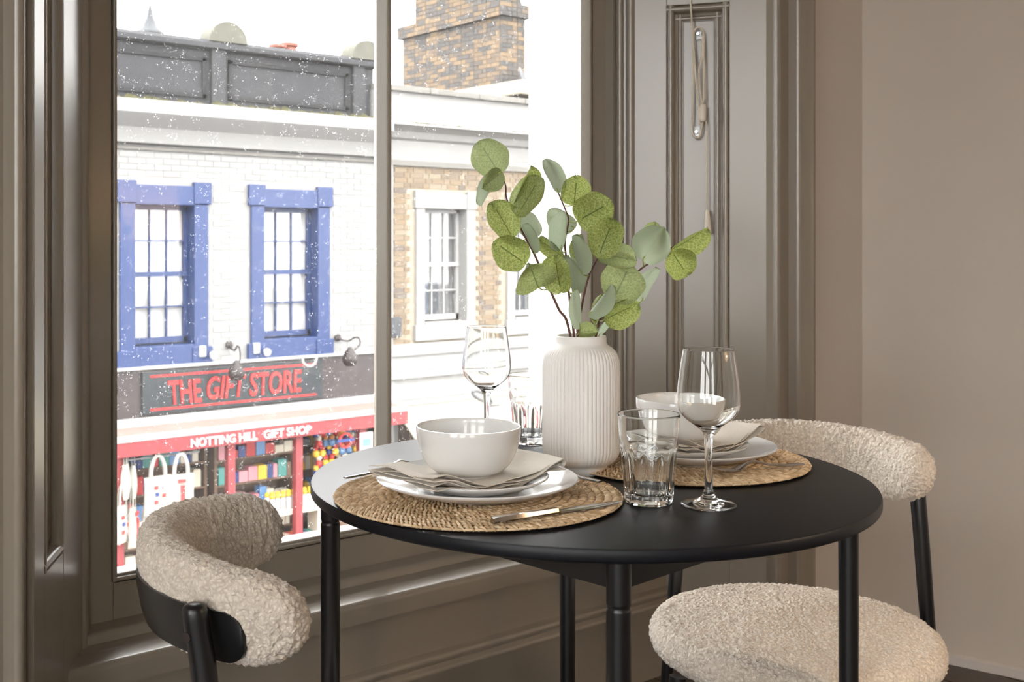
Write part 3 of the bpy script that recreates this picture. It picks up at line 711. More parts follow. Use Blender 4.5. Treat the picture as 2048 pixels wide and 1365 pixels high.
def tumbler():
    NF=10
    def rf(r,z,a,k):
        if k<14 and .004<z<.074:
            s=PI/NF; b=((a+s)%(2*s))-s; poly=math.cos(s)/math.cos(b)
            w=min(1,(.074-z)/.014)*min(1,(z-.002)/.004); return r*((1-w)+w*(poly*1.012))*1.0
        return r
    out=[(0,.0035),(.022,.003),(.0265,.0),(.0300,.0015),(.0310,.006),(.0318,.016),(.0328,.030),(.0340,.046),(.0350,.058),(.0358,.066),(.0366,.071),(.0376,.075),(.0384,.085),(.0396,.104),(.0404,.1155),(.0400,.1166),(.0390,.1155)]
    inn=[(.0382,.104),(.0370,.085),(.0356,.074),(.0340,.062),(.0326,.046),(.0312,.028),(.0298,.017),(.024,.0128),(.012,.0118),(0,.0115)]
    def rf2(r,z,a,k):
        if k>=17 and z<.066:
            s=PI/NF; return r*(1-.018*abs(math.sin(a*NF/2))**1.0*min(1,(.066-z)/.02))
        return rf(r,z,a,k)
    o2=respl(out[4:15],3); n0=len(out[:4])+len(o2)
    ocut=out[:4]+o2+[(.0403,.1160),(.0400,.11635),(.0395,.11635),(.0392,.1160)]; no=len(ocut)
    def rf3(r,z,a,k): return rf2(r,z,a,13 if k<no else 17)
    return MB().lathe(ocut+respl([(.0391,.1155)]+inn,3),140,rf=rf3)

near=(.050,1.490); far=(.372,1.734)
pmat=placemat(); pmat.location=plan(*near,TZ); tag(pmat,'round woven seagrass placemat at the front of the black table','placemat','woven placemats')
pm2=copy_tree(pmat); pm2.location=plan(*far,TZ); pm2.rotation_euler=(0,0,1.1); tag(pm2,'round woven seagrass placemat on the far side of the table','placemat','woven placemats')
MZ=TZ+.0078
me=MB().lathe(plate_prof(.1335,.0215,.075),96).mesh('dinner_plate',50)
o=link('dinner_plate',me,M['porcelain'],None,plan(.049,1.490,MZ)); tag(o,'large white dinner plate on the front placemat','plate','dinner plates')
o=link('dinner_plate',me,M['porcelain'],None,plan(.383,1.736,MZ)); tag(o,'large white dinner plate on the far placemat','plate','dinner plates')
me=MB().lathe(plate_prof(.098,.0175,.055),80).mesh('side_plate',50)
o=link('side_plate',me,M['porcelain'],None,plan(.046,1.488,MZ+.0068)); tag(o,'small white plate under the napkin on the front dinner plate','plate','side plates')
o=link('side_plate',me,M['porcelain'],None,plan(.376,1.734,MZ+.0068)); tag(o,'small white plate under the napkin on the far dinner plate','plate','side plates')
me=MB().lathe(bowl_prof(.0695,.0635,.030),96).mesh('bowl',50)
NB=MZ+.0068+.0062
o=link('bowl',me,M['porcelain'],None,plan(.0375,1.487,NB+.0105)); tag(o,'white porcelain bowl on the napkin at the front setting','bowl','porcelain bowls')
o=link('bowl',me,M['porcelain'],None,plan(.372,1.732,NB+.0135)); tag(o,'white porcelain bowl on the napkin at the far setting','bowl','porcelain bowls')
def plate_z(c):
    def f(x,y):
        r=math.hypot(x-c[0],y-c[1]); R=.098
        if r<R*.66: z=.0062
        elif r<R: z=.0062+(.0175-.0062)*((r-R*.66)/(R*.34))**1.1
        else: z=.0175-.004*min(1,(r-R)/.05)
        return MZ+.0068+z
    return f
o=napkin('napkin',[(-.088,1.478),(-.004,1.384),(.163,1.490),(.098,1.605)],plate_z((.046,1.488)),5,5,.045).build('napkin',M['linen'],None,smooth=60)
tag(o,'folded beige linen napkin under the front bowl','napkin','linen napkins')
o=napkin('napkin',[(.278,1.690),(.352,1.628),(.502,1.745),(.430,1.840)],plate_z((.376,1.734)),5,9,.06).build('napkin',M['linen'],None,smooth=60)
tag(o,'folded beige linen napkin under the far bowl','napkin','linen napkins')

def cutlery(name, kind, a, b, za, zb):
    """a = handle end, b = working end in plan metres"""
    P=Vector(a); Q=Vector(b); d=(Q-P); L=d.length; d/=L; w=Vector((-d.y,d.x))
    def pt(s,o,z): r=P+d*s+w*o; return plan(r.x,r.y,z)
    zf=lambda s: za+(zb-za)*s/L
    m=MB(); rows=[]
    if kind=='knife':
        st=[(0,.0045,.0030),(.004,.0056,.0036),(.05,.0050,.0034),(.095,.0044,.0032),(.100,.0060,.0014),(.12,.0082,.0012),(.16,.0085,.0011),(L-.015,.0068,.0010),(L-.003,.002,.0006)]
    elif kind=='spoon':
        st=[(0,.004,.0012),(.004,.0062,.0014),(.03,.0058,.0014),(.07,.0032,.0014),(L-.055,.0025,.0015),(L-.046,.006,.0012),(L-.028,.0125,.0012),(L-.012,.0115,.0012),(L-.003,.0045,.001)]
    else:
        st=[(0,.004,.0011),(.004,.0068,.0013),(.03,.0060,.0013),(.06,.0036,.0013),(L-.072,.0026,.0015),(L-.058,.0040,.0014),(L-.048,.0095,.0011),(L-.040,.0102,.0010)]
    arch=lambda s: (.0 if kind=='knife' else .004+.010*math.exp(-((s-(L-.072))/.024)**2)-.003*max(0,(s-(L-.05))/.02))
    for s,hw,ht in st:
        z=zf(s)+arch(s)+ht
        rows.append([pt(s,-hw,z-ht*.3),pt(s,-hw*.7,z+ht),pt(s,0,z+ht*1.15),pt(s,hw*.7,z+ht),pt(s,hw,z-ht*.3),pt(s,hw*.6,z-ht),pt(s,-hw*.6,z-ht)])
    m.grid(rows,True); m.f.append(tuple(range(7))); m.f.append(tuple(len(m.v)-7+i for i in range(7)))
    if kind=='fork':
        for k in range(4):
            o=-.0082+.00547*k; pts=[]
            for q in range(6):
                s=L-.042+.042*q/5; pts.append(pt(s,o*(1-.08*q/5),zf(s)+arch(L-.040)*(1-q/5)**2+.0012+.010*(q/5)**1.6))
            m.tube(pts,[.0013,.0013,.0013,.0012,.0010,.0005],6)
    return m.build(name,M['steel'],None,smooth=55)
tag(cutlery('knife','knife',(.0613,1.312),(.231,1.421),MZ+.002,MZ+.002),'polished steel knife on the front edge of the near placemat','knife')
tag(cutlery('fork','fork',(-.131,1.549),(-.006,1.668),MZ+.001,MZ+.001),'steel fork handle sticking out left behind the front dinner plate','fork')
tag(cutlery('dessert_spoon','spoon',(.2165,1.5225),(.112,1.640),MZ+.001,MZ+.001),'dark steel spoon handle beside the front plate, near the vase','spoon')
tag(cutlery('fork','fork',(.532,1.648),(.384,1.590),MZ+.001,MZ+.001),'steel fork with tines showing on the far placemat, behind the wine glass','fork')

wg=wine_glass().mesh('wine_glass',60)
o=link('wine_glass',wg,M['glass'],None,plan(.345,1.445,TZ)); tag(o,'empty stemmed wine glass at the front right of the table','wine glass','wine glasses')
o=link('wine_glass',wg,M['glass'],None,plan(.0765,1.845,TZ)); tag(o,'empty stemmed wine glass behind the front bowl, against the window','wine glass','wine glasses')
tu=tumbler().mesh('tumbler',28)
o=link('tumbler',tu,M['glass'],None,plan(.271,1.460,TZ)); tag(o,'faceted water tumbler in front of the vase, beside the wine glass','tumbler','water tumblers'); o.rotation_euler=(0,0,.2)
o=link('tumbler',tu,M['glass'],None,plan(.155,1.900,TZ)); tag(o,'faceted water tumbler half hidden on the left behind the vase','tumbler','water tumblers')

# ================================================================== VASE AND EUCALYPTUS
VC=plan(.2085,1.662,TZ)
NR=58
def vrf(r,z,a,k):
    if k<len(vprof_o) and .012<z<.186:
        w=min(1,(z-.012)/.012)*min(1,(.186-z)/.010); s=abs(math.sin(a*NR/2)); return r*(1+(s**.8-.75)*.026*w*(.057/max(r,.03)))
    return r
vprof_o=[(0,.003),(.032,.003),(.034,.0),(.0375,.0),(.0385,.004),(.0385,.009),(.0400,.012),(.046,.015),(.0515,.020),(.0550,.027),(.0567,.036)]+[(.0570,.045+.0095*i) for i in range(11)]+[(.0569,.155),(.0562,.163),(.0545,.170),(.0515,.177),(.0470,.182),(.0415,.186),(.0385,.1885),(.0372,.191),(.0370,.199),(.0366,.2008),(.0358,.2012)]
vprof_i=[(.0345,.2005),(.0338,.196),(.0338,.190),(.046,.180),(.052,.170),(.053,.15),(.053,.03),(.04,.012),(0,.010)]
m=MB(); m.lathe(vprof_o+vprof_i,NR*12,(0,0,0),vrf)
vs=m.build('vase',M['vase'],None,smooth=70,loc=VC); tag(vs,'ribbed matt white ceramic vase in the middle of the black table','vase')

def zz(x,y): return (920+x*.30769, 270+y*.30769)        # survey crop of the bouquet -> photo
def ppt(x,y,d):
    px,py=zz(x,y); return plan((px-880)/F_PX*d, d, EYE+(490-py)*d/F_PX)
mouth=VC+Vector((0,0,.199))
STEMS=[ # survey points (x,y) with distance from the camera
 dict(p=[(715,1300,1.645),(640,1130,1.635),(550,930,1.625),(480,770,1.62),(410,640,1.615),(350,520,1.61),(302,410,1.605),(296,330,1.60),(268,250,1.60)],lab='tall eucalyptus stem leaning left against the window'),
 dict(p=[(740,1300,1.665),(722,1150,1.675),(705,1000,1.68),(690,800,1.685),(682,700,1.69),(705,560,1.69),(690,500,1.69),(640,380,1.695)],lab='upright eucalyptus stem in the middle of the vase'),
 dict(p=[(765,1300,1.65),(785,1150,1.64),(815,1000,1.635),(845,900,1.63),(880,830,1.625),(905,780,1.62)],lab='short eucalyptus stem with round leaves in front, right of centre'),
 dict(p=[(885,1300,1.665),(925,1180,1.67),(1000,1075,1.675),(1080,960,1.68),(1165,880,1.685),(1250,820,1.69),(1330,765,1.695),(1392,722,1.70)],lab='eucalyptus stem leaning right in front of the taupe jamb'),
]
# stem, base, tip, apparent width, distance, side(1 top / -1 underside)
LEAVES=[(0,250,240,125,55,215,1.59,1),(0,262,245,150,345,120,1.575,1),(0,266,262,130,448,85,1.60,-1),(0,362,432,458,218,105,1.61,1),(0,382,505,515,290,160,1.59,1),
 (0,408,515,500,650,135,1.62,-1),(0,332,655,205,452,185,1.60,1),(0,412,828,225,700,205,1.59,1),(0,482,758,420,590,42,1.615,-1),(0,505,985,440,845,258,1.60,1),
 (0,655,1010,612,790,168,1.61,1),(1,745,1018,690,798,92,1.66,-1),(1,802,1003,780,858,64,1.68,1),(1,635,362,556,172,84,1.70,-1),(1,742,442,748,279,176,1.70,1),
 (1,778,552,955,448,235,1.67,1),(1,735,600,585,500,140,1.71,-1),(1,658,735,655,507,128,1.66,-1),(1,668,792,522,672,78,1.67,1),(2,792,890,742,664,72,1.62,-1),
 (2,832,882,775,662,70,1.64,1),(2,905,782,1000,562,200,1.61,1),(2,908,788,1125,830,150,1.635,1),(3,1000,1068,1120,855,270,1.64,1),(3,1180,1075,1268,875,120,1.69,-1),
 (3,955,1195,1160,1115,165,1.65,1),(3,842,1162,980,987,62,1.64,-1),(2,778,1240,738,1020,92,1.62,-1),(3,882,1218,934,1045,46,1.66,1),(2,765,1285,885,1272,95,1.655,1),
 (3,905,1300,962,1218,62,1.67,-1),(3,1195,800,1330,615,225,1.675,-1),(3,1210,720,1265,578,130,1.71,1),(3,1395,735,1588,612,130,1.70,1),(3,1382,768,1490,905,190,1.69,1)]
roots=[]; stem_pts=[]
for S in STEMS:
    r=empty('eucalyptus_stem',mouth); tag(r,S['lab'],'eucalyptus','eucalyptus stems in the vase'); roots.append(r)
    pts=[ppt(*q) for q in S['p']]
    b0=mouth+ (pts[0]-mouth)*.5; low=VC+Vector((0,0,.02))+(pts[0]-mouth)*-.4; low.z=VC.z+.02
    sp=smooth_path([low]+pts,6); stem_pts.append(sp); n=len(sp)
    MB().tube([q-mouth for q in sp],[.0021-.0011*i/n for i in range(n)],8).build('stem',M['stem'],r,smooth=180)
lr=random.Random(11)
for (si,bx,by,tx,ty,aw,d,side) in LEAVES:
    B=ppt(bx,by,d); T=ppt(tx,ty,d); app=(T-B).length; W=aw*.30769*d/F_PX
    W*=1.12; B=B-(T-B)*.05; T=T+(T-B)*.06; app=(T-B).length; L=max(app,W*.98)*1.02
    if W>app*1.25: L=max(app,W*.85)
    dep=math.sqrt(max(0,L*L-app*app)); vd=plan(0,1)
    T2=T+vd*dep*(-1 if lr.random()<.75 else 1)
    ax=(T2-B).normalized(); Wt=max(W,L*.84)
    psi=math.acos(min(1,W/Wt))*(1 if lr.random()<.5 else -1)
    ip=ax.cross(vd).normalized(); nrm=ip.cross(ax).normalized()
    wd=ip*math.cos(psi)+nrm*math.sin(psi); nn=wd.cross(ax)
    if nn.dot(-vd)*side<0: wd=-wd; nn=-nn
    rows=[]; uvs=[]; nu,nv=10,14; cup=L*(.10+.08*lr.random()); bend=L*(.10*(lr.random()-.3)); ph=lr.random()*6
    for j in range(nv+1):
        v=(1-math.cos(PI*j/nv))/2; hw=max(.0012,.5*Wt*math.sqrt(max(0,1-abs(2*v**.92-1)**2.15)))
        if j==nv: hw=.0012
        row=[]; ur=[]
        for i in range(nu+1):
            u=i/nu*2-1; wob=1+.05*math.sin(v*9+ph+u)
            p=B+ax*(v*L+ .035*L*(abs(u)**2)*( -1 if v<.15 else 0))+wd*(u*hw*wob)+nn*(cup*(u*u)*(hw/(.5*Wt))-bend*4*v*(1-v)*-1+.004*math.sin(u*4+ph)*v)
            row.append(p-mouth); ur.append((.5+u*.5*hw/(.5*Wt),v))
        rows.append(row); uvs.append(ur)
    m=MB(); m.grid(rows); me=m.mesh('leaf',180,fix=False)
    ul=me.uv_layers.new(name='UVMap')
    flat=[q for r_ in uvs for q in r_]
    for lp in me.loops: ul.data[lp.index].uv=flat[lp.vertex_index]
    # the face normal must be +nn on the top side
    if me.polygons[len(me.polygons)//2].normal.dot(nn)<0: me.flip_normals()
    lf=link('leaf',me,M['leaf'],roots[si])
    md=lf.modifiers.new('thick','SOLIDIFY'); md.thickness=.0004
    lf.modifiers.remove(md)
    sp=stem_pts[si]; lo=[q for q in sp if q.z<=B.z+.004] or sp
    q=min(sp,key=lambda s_:(s_-B).length+ (0.0 if s_.z<B.z else .02))
    mid=(q+B)*.5+Vector((0,0,-.25*(q-B).length*.4))
    MB().tube([p_-mouth for p_ in smooth_path([q,mid,B,B+ax*L*.12],4)],.0009,6).build('petiole',M['petiole'],lf,smooth=180)

# ================================================================== ACROSS THE STREET
YA=13.0; ZG=-3.9
struct(MB().box((-90,-90,ZG-.3),(90,11.0,ZG)).build('ground_street',M['asphalt']),'grey asphalt street below the window')
struct(MB().box((-90,11.0,ZG-.3),(90,YA+60,ZG+.12)).build('ground_pavement',M['paving']),'pale pavement in front of the shops')
XB=9.12                                   # party line between the two houses
def wall_with_holes(m, x0,x1,z0,z1,y0,y1,holes):
    xs=sorted(set([x0,x1]+[h[0] for h in holes]+[h[1] for h in holes])); zs=sorted(set([z0,z1]+[h[2] for h in holes]+[h[3] for h in holes]))
    for i in range(len(xs)-1):
        for k in range(len(zs)-1):
            cx=(xs[i]+xs[i+1])/2; cz=(zs[k]+zs[k+1])/2
            if any(h[0]<cx<h[1] and h[2]<cz<h[3] for h in holes): continue
            m.box((xs[i],y0,zs[k]),(xs[i+1],y1,zs[k+1]))
def rect(px0,py0,px1,py1,Y=YA):
    a=at(px0,(py0),Y); b=at(px1,(py1),Y); return a.x,b.x,min(a.z,b.z),max(a.z,b.z)
# ---- house A (white painted brick)
A=empty('white_house',(XB-3,YA,ZG)); tag(A,'white painted brick house with blue windows and dark parapet across the street','building')
def part(m,nm,mat,root,smooth=None,bevel=0,kind=None,label=None):
    o=m.build(nm,mat,None,smooth,bevel=bevel); o.parent=root; o.matrix_parent_inverse=Matrix.Translation(-root.location)
    if kind: o['kind']=kind
    if label: o['label']=label
    return o
def sub(o,p): o.parent=p; return o      # p itself sits at the world origin
hA=[]
for (l,r_,t,b) in ((268,386,409,694),(526,633,417,668)):
    a=at(l,t,YA); c=at(r_,b,YA); zt=at((l+r_)/2,t,YA).z; zb_=at((l+r_)/2,b,YA).z; hA.append((a.x,c.x,zb_,zt))
zt=(hA[0][3]+hA[1][3])/2; zb_=(hA[0][2]+hA[1][2])/2
hA=[(h[0],h[1],zb_,zt) for h in hA]
w0=hA[1][1]-hA[1][0]
hA.append((hA[0][0]-(hA[1][0]-hA[0][0]),hA[0][1]-(hA[1][0]-hA[0][0]),zb_,zt))
m=MB(); wall_with_holes(m,-3,XB,-.42,2.32,YA,YA+.35,[(h[0]-.03,h[1]+.03,h[2]-.03,h[3]+.03) for h in hA]); m.box((-3,YA+.9,-.42),(XB,YA+1.0,2.8)); part(m,'wall',M['brick_white'],A)
# painted brick relief
m=MB(); rg=random.Random(2); z=-.40; k=0
surr=[(h[0]-.26,h[1]+.26,h[2]-.32,h[3]+.32) for h in hA]
while z<2.24:
    x=2.6+(.115 if k%2 else 0)
    while x<XB-.24:
        if not any(s[0]<x+.22 and s[1]>x and s[2]<z+.066 and s[3]>z for s in surr):
            dd=.003+.004*rg.random(); m.box((x,YA-dd,z),(x+.216,YA+.01,z+.066))
        x+=.225
    z+=.075; k+=1
part(m,'painted_bricks',M['brick_white'],A,kind='stuff')
# cornice, frieze
m=MB(); m.sweep([(0,2.30),(-.10,2.32),(-.12,2.42),(-.16,2.50),(-.30,2.62),(-.34,2.66),(-.34,2.78),(-.30,2.82),(.35,2.86),(.35,2.30)],(-3,YA,0),(XB,YA,0),(0,1,0),(0,0,1)); part(m,'cornice',M['stucco'],A,smooth=20)
m=MB(); m.sweep([(0,2.235),(-.035,2.24),(-.04,2.275),(0,2.285)],(-3,YA,0),(XB,YA,0),(0,1,0),(0,0,1)); part(m,'string_course',M['stucco_stain'],A)
m=MB(); rg=random.Random(4)
x=2.0
while x<XB-.05:
    L_=.05+.16*rg.random(); yy=YA-.30+.18*rg.random(); h=.02+.05*rg.random()
    zz_=2.822+(yy-(YA-.30))*.06
    m.add([(x,yy,zz_-.004),(x+L_,yy-.02,zz_-.004),(x+L_,yy+.10,zz_),(x,yy+.12,zz_),(x+L_*.3,yy+.03,zz_+h),(x+L_*.75,yy+.04,zz_+h*.7)],[(0,1,5,4),(1,2,5),(2,3,4,5),(3,0,4)]); x+=L_*.55
part(m,'moss_strip',M['moss'],A,kind='stuff')
# parapet with piers, recessed panels and coping
zt0=2.84; zt1=3.66; YP=YA+.12
prx=[at(437,100,YP).x, at(718,100,YP).x]; gap=prx[1]-prx[0]
prx=[prx[0]-2*gap,prx[0]-gap]+prx
m=MB(); m.box((-3,YP+.05,zt0-.1),(XB,YP+.3,zt1)); part(m,'parapet',M['parapet'],A)
for i,px_ in enumerate(prx):
    m=MB(); m.box((px_-.10,YP-.02,zt0-.05),(px_+.10,YP+.3,zt1-.02)); part(m,'parapet_pier',M['parapet_dark' if False else 'parapet'],A,bevel=.012)
    m=MB(); m.sweep([(x,z) for x,z in arc(0,zt1+.03,.27,0,180,12)],(px_+.12,YP-.06,0),(px_+.12,YP+.26,0),(1,0,0),(0,0,1)); part(m,'parapet_cap',M['stone_cap'],A,smooth=30)
    x0,x1=px_+.16,px_+gap-.16
    if x1<XB+1:
        x1=min(x1,XB-.02); z0,z1=zt0+.12,zt1-.18
        for a,b in (((x0,z0),(x1,z0+.05)),((x0,z1-.05),(x1,z1)),((x0,z0),(x0+.05,z1)),((x1-.05,z0),(x1,z1))):
            m=MB(); m.box((a[0],YP+.02,a[1]),(b[0],YP+.06,b[1])); part(m,'panel_frame',M['parapet_dark'],A)
m=MB(); m.sweep([(-.06,zt1-.06),(-.02,zt1-.08),(.32,zt1-.08),(.36,zt1-.06),(.36,zt1),(.3,zt1+.05),(0,zt1+.05),(-.06,zt1)],(-3,YP,0),(XB,YP,0),(0,1,0),(0,0,1)); part(m,'coping',M['parapet'],A)
# blue windows
def blue_window(h, i):
    x0,x1,z0,z1=h; s=.19
    m=MB(); Y0=YA-.045
    m.box((x0-s,Y0,z0-.30),(x0,YA+.2,z1+.24)); m.box((x1,Y0,z0-.30),(x1+s,YA+.2,z1+.24))
    m.box((x0-s-.04,Y0-.015,z1+.02),(x0-s+.20,YA+.01,z1+.29)); m.box((x1+s-.20,Y0-.015,z1+.02),(x1+s+.04,YA+.01,z1+.29))
    m.box((x0-s,Y0,z1),(x1+s,YA+.2,z1+.24))
    m.box((x0,Y0,z0-.30),(x1,YA+.22,z0-.02)); m.box((x0-s-.05,Y0-.02,z0-.36),(x0-s+.22,YA+.01,z0-.06)); m.box((x1+s-.22,Y0-.02,z0-.36),(x1+s+.05,YA+.01,z0-.06))
    part(m,'window_surround',M['blue'],A,bevel=.008)
    m=MB(); ys=YA+.16; zm=(z0+z1)/2; b=.018
    m.box((x0,ys,z0),(x0+.05,ys+.06,z1)); m.box((x1-.05,ys,z0),(x1,ys+.06,z1)); m.box((x0,ys,z0),(x1,ys+.06,z0+.07)); m.box((x0,ys,z1-.06),(x1,ys+.06,z1)); m.box((x0,ys-.02,zm-.03),(x1,ys+.06,zm+.03))
    xs=[x0+.05+(x1-x0-.1)*k/3 for k in range(4)]
    zs=[z0+.07,(z0+.07+zm-.03)/2,zm-.03,zm+.03,(zm+.03+z1-.06)/2,z1-.06]
    for x in xs[1:3]: m.box((x-b/2,ys+.005,z0+.05),(x+b/2,ys+.05,z1-.05))
    for z in (zs[1],zs[4]): m.box((x0+.04,ys+.005,z-b/2),(x1-.04,ys+.05,z+b/2))
    w=part(m,'window_sash',M['blue'],A)
    rows=[(zs[0],zs[1]),(zs[1],zs[2]),(zs[3],zs[4]),(zs[4],zs[5])]
    for zA,zB in rows:
        for k in range(3):
            g=MB(); g.box((xs[k],ys+.025,zA),(xs[k+1],ys+.029,zB)); sub(g.build('pane',M['pane_far']),w)
    rg=random.Random(20+i); g=MB(); R_=[]
    for j in range(19):
        r__=[]
        for q in range(17):
            u=q/16;v=j/18; r__.append((x0+.03+(x1-x0-.06)*u, ys+.055+.03*noise.noise(Vector((u*5+i*7,v*7,1.3)))+.02*abs(noise.noise(Vector((u*11,v*4+i,5)))), z0+.04+(z1-z0-.08)*v))
        R_.append(r__)
    g.grid(R_); sub(g.build('paper_blind',M['curtain'],None,180),w)
m_,nt_,p_=newmat('far_clear_pane'); p_.inputs['Base Color'].default_value=rgb(.9,.95,1); p_.inputs['Roughness'].default_value=.02
m_.node_tree.nodes.clear(); o_=N(m_.node_tree,'ShaderNodeOutputMaterial'); t_=N(m_.node_tree,'ShaderNodeBsdfTransparent'); g_=N(m_.node_tree,'ShaderNodeBsdfGlossy'); x_=N(m_.node_tree,'ShaderNodeMixShader'); x_.inputs[0].default_value=.07
g_.inputs['Roughness'].default_value=.03
m_.node_tree.links.new(t_.outputs[0],x_.inputs[1]); m_.node_tree.links.new(g_.outputs[0],x_.inputs[2]); m_.node_tree.links.new(x_.outputs[0],o_.inputs[0]); M['pane_far']=m_
for i,h in enumerate(hA): blue_window(h,i)

# ---- things on the white front: spotlights, swan-neck lamps, cable
def P(px,py,Y=YA): return at(px,py,Y)
for px,py,lab in ((407,703,'white security lamp below the left blue window'),(515,697,'white security lamp below the right blue window')):
    o=P(px,py,YA-.07); r=empty('security_lamp',o); tag(r,lab,'lamp','white security lamps')
    MB().box((-.06,-.02,-.07),(.03,.06,.07)).build('back_box',M['canopy_white'],r,bevel=.01)
    MB().lathe([(0,0),(.035,0),(.052,.05),(.052,.07),(0,.07)],16).build('lamp_head',M['canopy_white'],r,smooth=40).matrix_local=Matrix.Translation((.09,-.05,-.03))@Matrix.Rotation(math.radians(110),4,'X')
def swan(path,shade,lab):
    r=empty('swan_neck_lamp',P(*path[0],YA-.02)); tag(r,lab,'lamp','bronze swan-neck sign lamps')
    n=len(path); pts=[P(x,y,YA-.03-.42*i/(n-1))-r.location for i,(x,y) in enumerate(path)]
    MB().tube(smooth_path(pts,5),.011,8).build('lamp_arm',M['lamp_brown'],r,smooth=180)
    c=P(*shade,YA-.47)-r.location
    MB().lathe([(0,.13),(.03,.12),(.045,.09),(.08,.05),(.105,-.02),(.10,-.07),(.06,-.12),(.05,-.12),(.085,-.06),(.085,-.02),(0,.08)],20,tuple(c)).build('lamp_shade',M['lamp_brown'],r,smooth=50)
    MB().lathe([(0,-.02),(.05,0),(.05,.02),(0,.03)],14).build('wall_rose',M['lamp_brown'],r,smooth=50).rotation_euler=(PI/2,0,0)
swan([(458,690),(463,698),(470,701),(474,693),(479,697),(481,715),(478,728)],(473,742),'dark swan-neck lamp between the two blue windows')
swan([(675,676),(686,681),(698,682),(708,676),(718,677),(720,688),(710,700)],(700,714),'dark swan-neck lamp right of the second blue window')
swan([(219,712),(224,718),(227,730),(229,745),(226,755)],(218,775),'dark swan-neck lamp at the left edge of the pane')
o=P(605,715,YA-.2); r=tag(MB().tube(smooth_path([P(x,y,YA-.55)-o for x,y in ((605,713),(606,724),(612,731),(620,733),(628,729),(632,722),(634,714))],4),.016,8).build('cable_loop',M['canopy_white'],None,180,loc=o),'white cable loop hanging over the sign board','cable')

# ---- gift shop: fascia, sign, canopy
fz0,fz1=-1.0,-.425
fas=empty('shop_fascia',(6.5,YA,-.7)); tag(fas,'dark brown fascia board above the gift shop','fascia')
part(MB().box((2.0,YA-.10,fz0),(XB-.02,YA+.1,fz1)),'fascia_board',M['sign_dark'],fas,bevel=.01)
part(MB().box((2.0,YA-.16,fz0-.10),(XB-.02,YA+.1,fz0)),'gutter',M['canopy_white'],fas,bevel=.01)
part(MB().box((2.0,YA-.14,fz1),(XB-.02,YA+.1,fz1+.035)),'top_moulding',M['canopy_white'],fas,bevel=.01)
sx0=at(300,770,YA-.13).x; sx1=at(632,770,YA-.13).x
sg=empty('shop_sign',(sx0,YA-.13,fz0)); tag(sg,'charcoal sign board reading THE GIFT STORE in red letters','sign')
part(MB().box((sx0-.10,YA-.135,fz0+.03),(sx1+.10,YA-.10,fz1-.03)),'sign_board',M['sign_panel'],sg,bevel=.006)
for z in (fz1-.085,fz0+.085): part(MB().box((sx0,YA-.142,z-.014),(sx1,YA-.133,z+.014)),'red_stripe',M['sign_red'],sg)
def text(body,size,extr,off,loc,mat,parent,shear=0,sx=1,space=1.0,nm='lettering'):
    cu=bpy.data.curves.new('txt','FONT'); cu.body=body; cu.size=size; cu.extrude=extr; cu.offset=off; cu.shear=shear; cu.space_character=space
    cu.resolution_u=3
    to=bpy.data.objects.new('txt',cu); COL.objects.link(to); bpy.context.view_layer.update()
    me=bpy.data.meshes.new_from_object(to.evaluated_get(bpy.context.evaluated_depsgraph_get())); bpy.data.objects.remove(to)
    o=link(nm,me,None); me.materials.clear(); me.materials.append(mat)
    xs=[v.co.x for v in me.vertices]; w=max(xs)-min(xs); x0=min(xs)
    for v in me.vertices: v.co.x=(v.co.x-x0)
    o['w']=w
    o.rotation_euler=(PI/2,0,0); o.location=Vector(loc)-(parent.location if parent else Vector()); o.scale=(sx,1,1); o.parent=parent
    return o,w
# hand-cut letters: THE GIFT STORE
def word(body,x0,x1,z0,h,y,mat,parent,shear,off):
    o,w=text(body,h/.70,.008,off,(x0,y,z0),mat,parent,shear); o.scale=((x1-x0)/w,1,1); del o['w']; return o
lx=lambda px: at(px,780,YA-.15).x
word('THE',lx(336),lx(404),fz0+.135,.285,YA-.145,M['sign_red'],sg,-.12,.008)
word('GIFT',lx(414),lx(492),fz0+.155,.275,YA-.145,M['sign_red'],sg,.18,.008)
word('STORE',lx(500),lx(603),fz0+.150,.285,YA-.145,M['sign_red'],sg,.05,.008)

YCF=12.32                                  # front of the canopy
can=empty('shop_canopy',(6.5,YCF,-1.2)); tag(can,'red shop canopy with white lettering NOTTING HILL GIFT SHOP','canopy')
part(MB().sweep([(0,-1.12),(.70,-1.09),(.70,-1.13),(0,-1.15)],(1.5,YCF,0),(XB-.03,YCF,0),(0,1,0),(0,0,1)),'canopy_top',M['canopy_top'],can)
part(MB().box((1.5,YCF-.03,-1.175),(XB-.03,YCF+.03,-1.105)),'white_edge',M['canopy_white'],can,bevel=.008)
part(MB().box((1.5,YCF-.02,-1.345),(XB-.03,YCF+.02,-1.175)),'valance',M['canopy_red'],can,bevel=.005)
lx=lambda px: at(px,870,YCF-.03).x
word('NOTTING HILL',lx(382),lx(515),-1.313,.098,YCF-.026,M['letter_white'],can,0,.0025)
word('GIFT SHOP',lx(528),lx(622),-1.313,.098,YCF-.026,M['letter_white'],can,0,.0025)
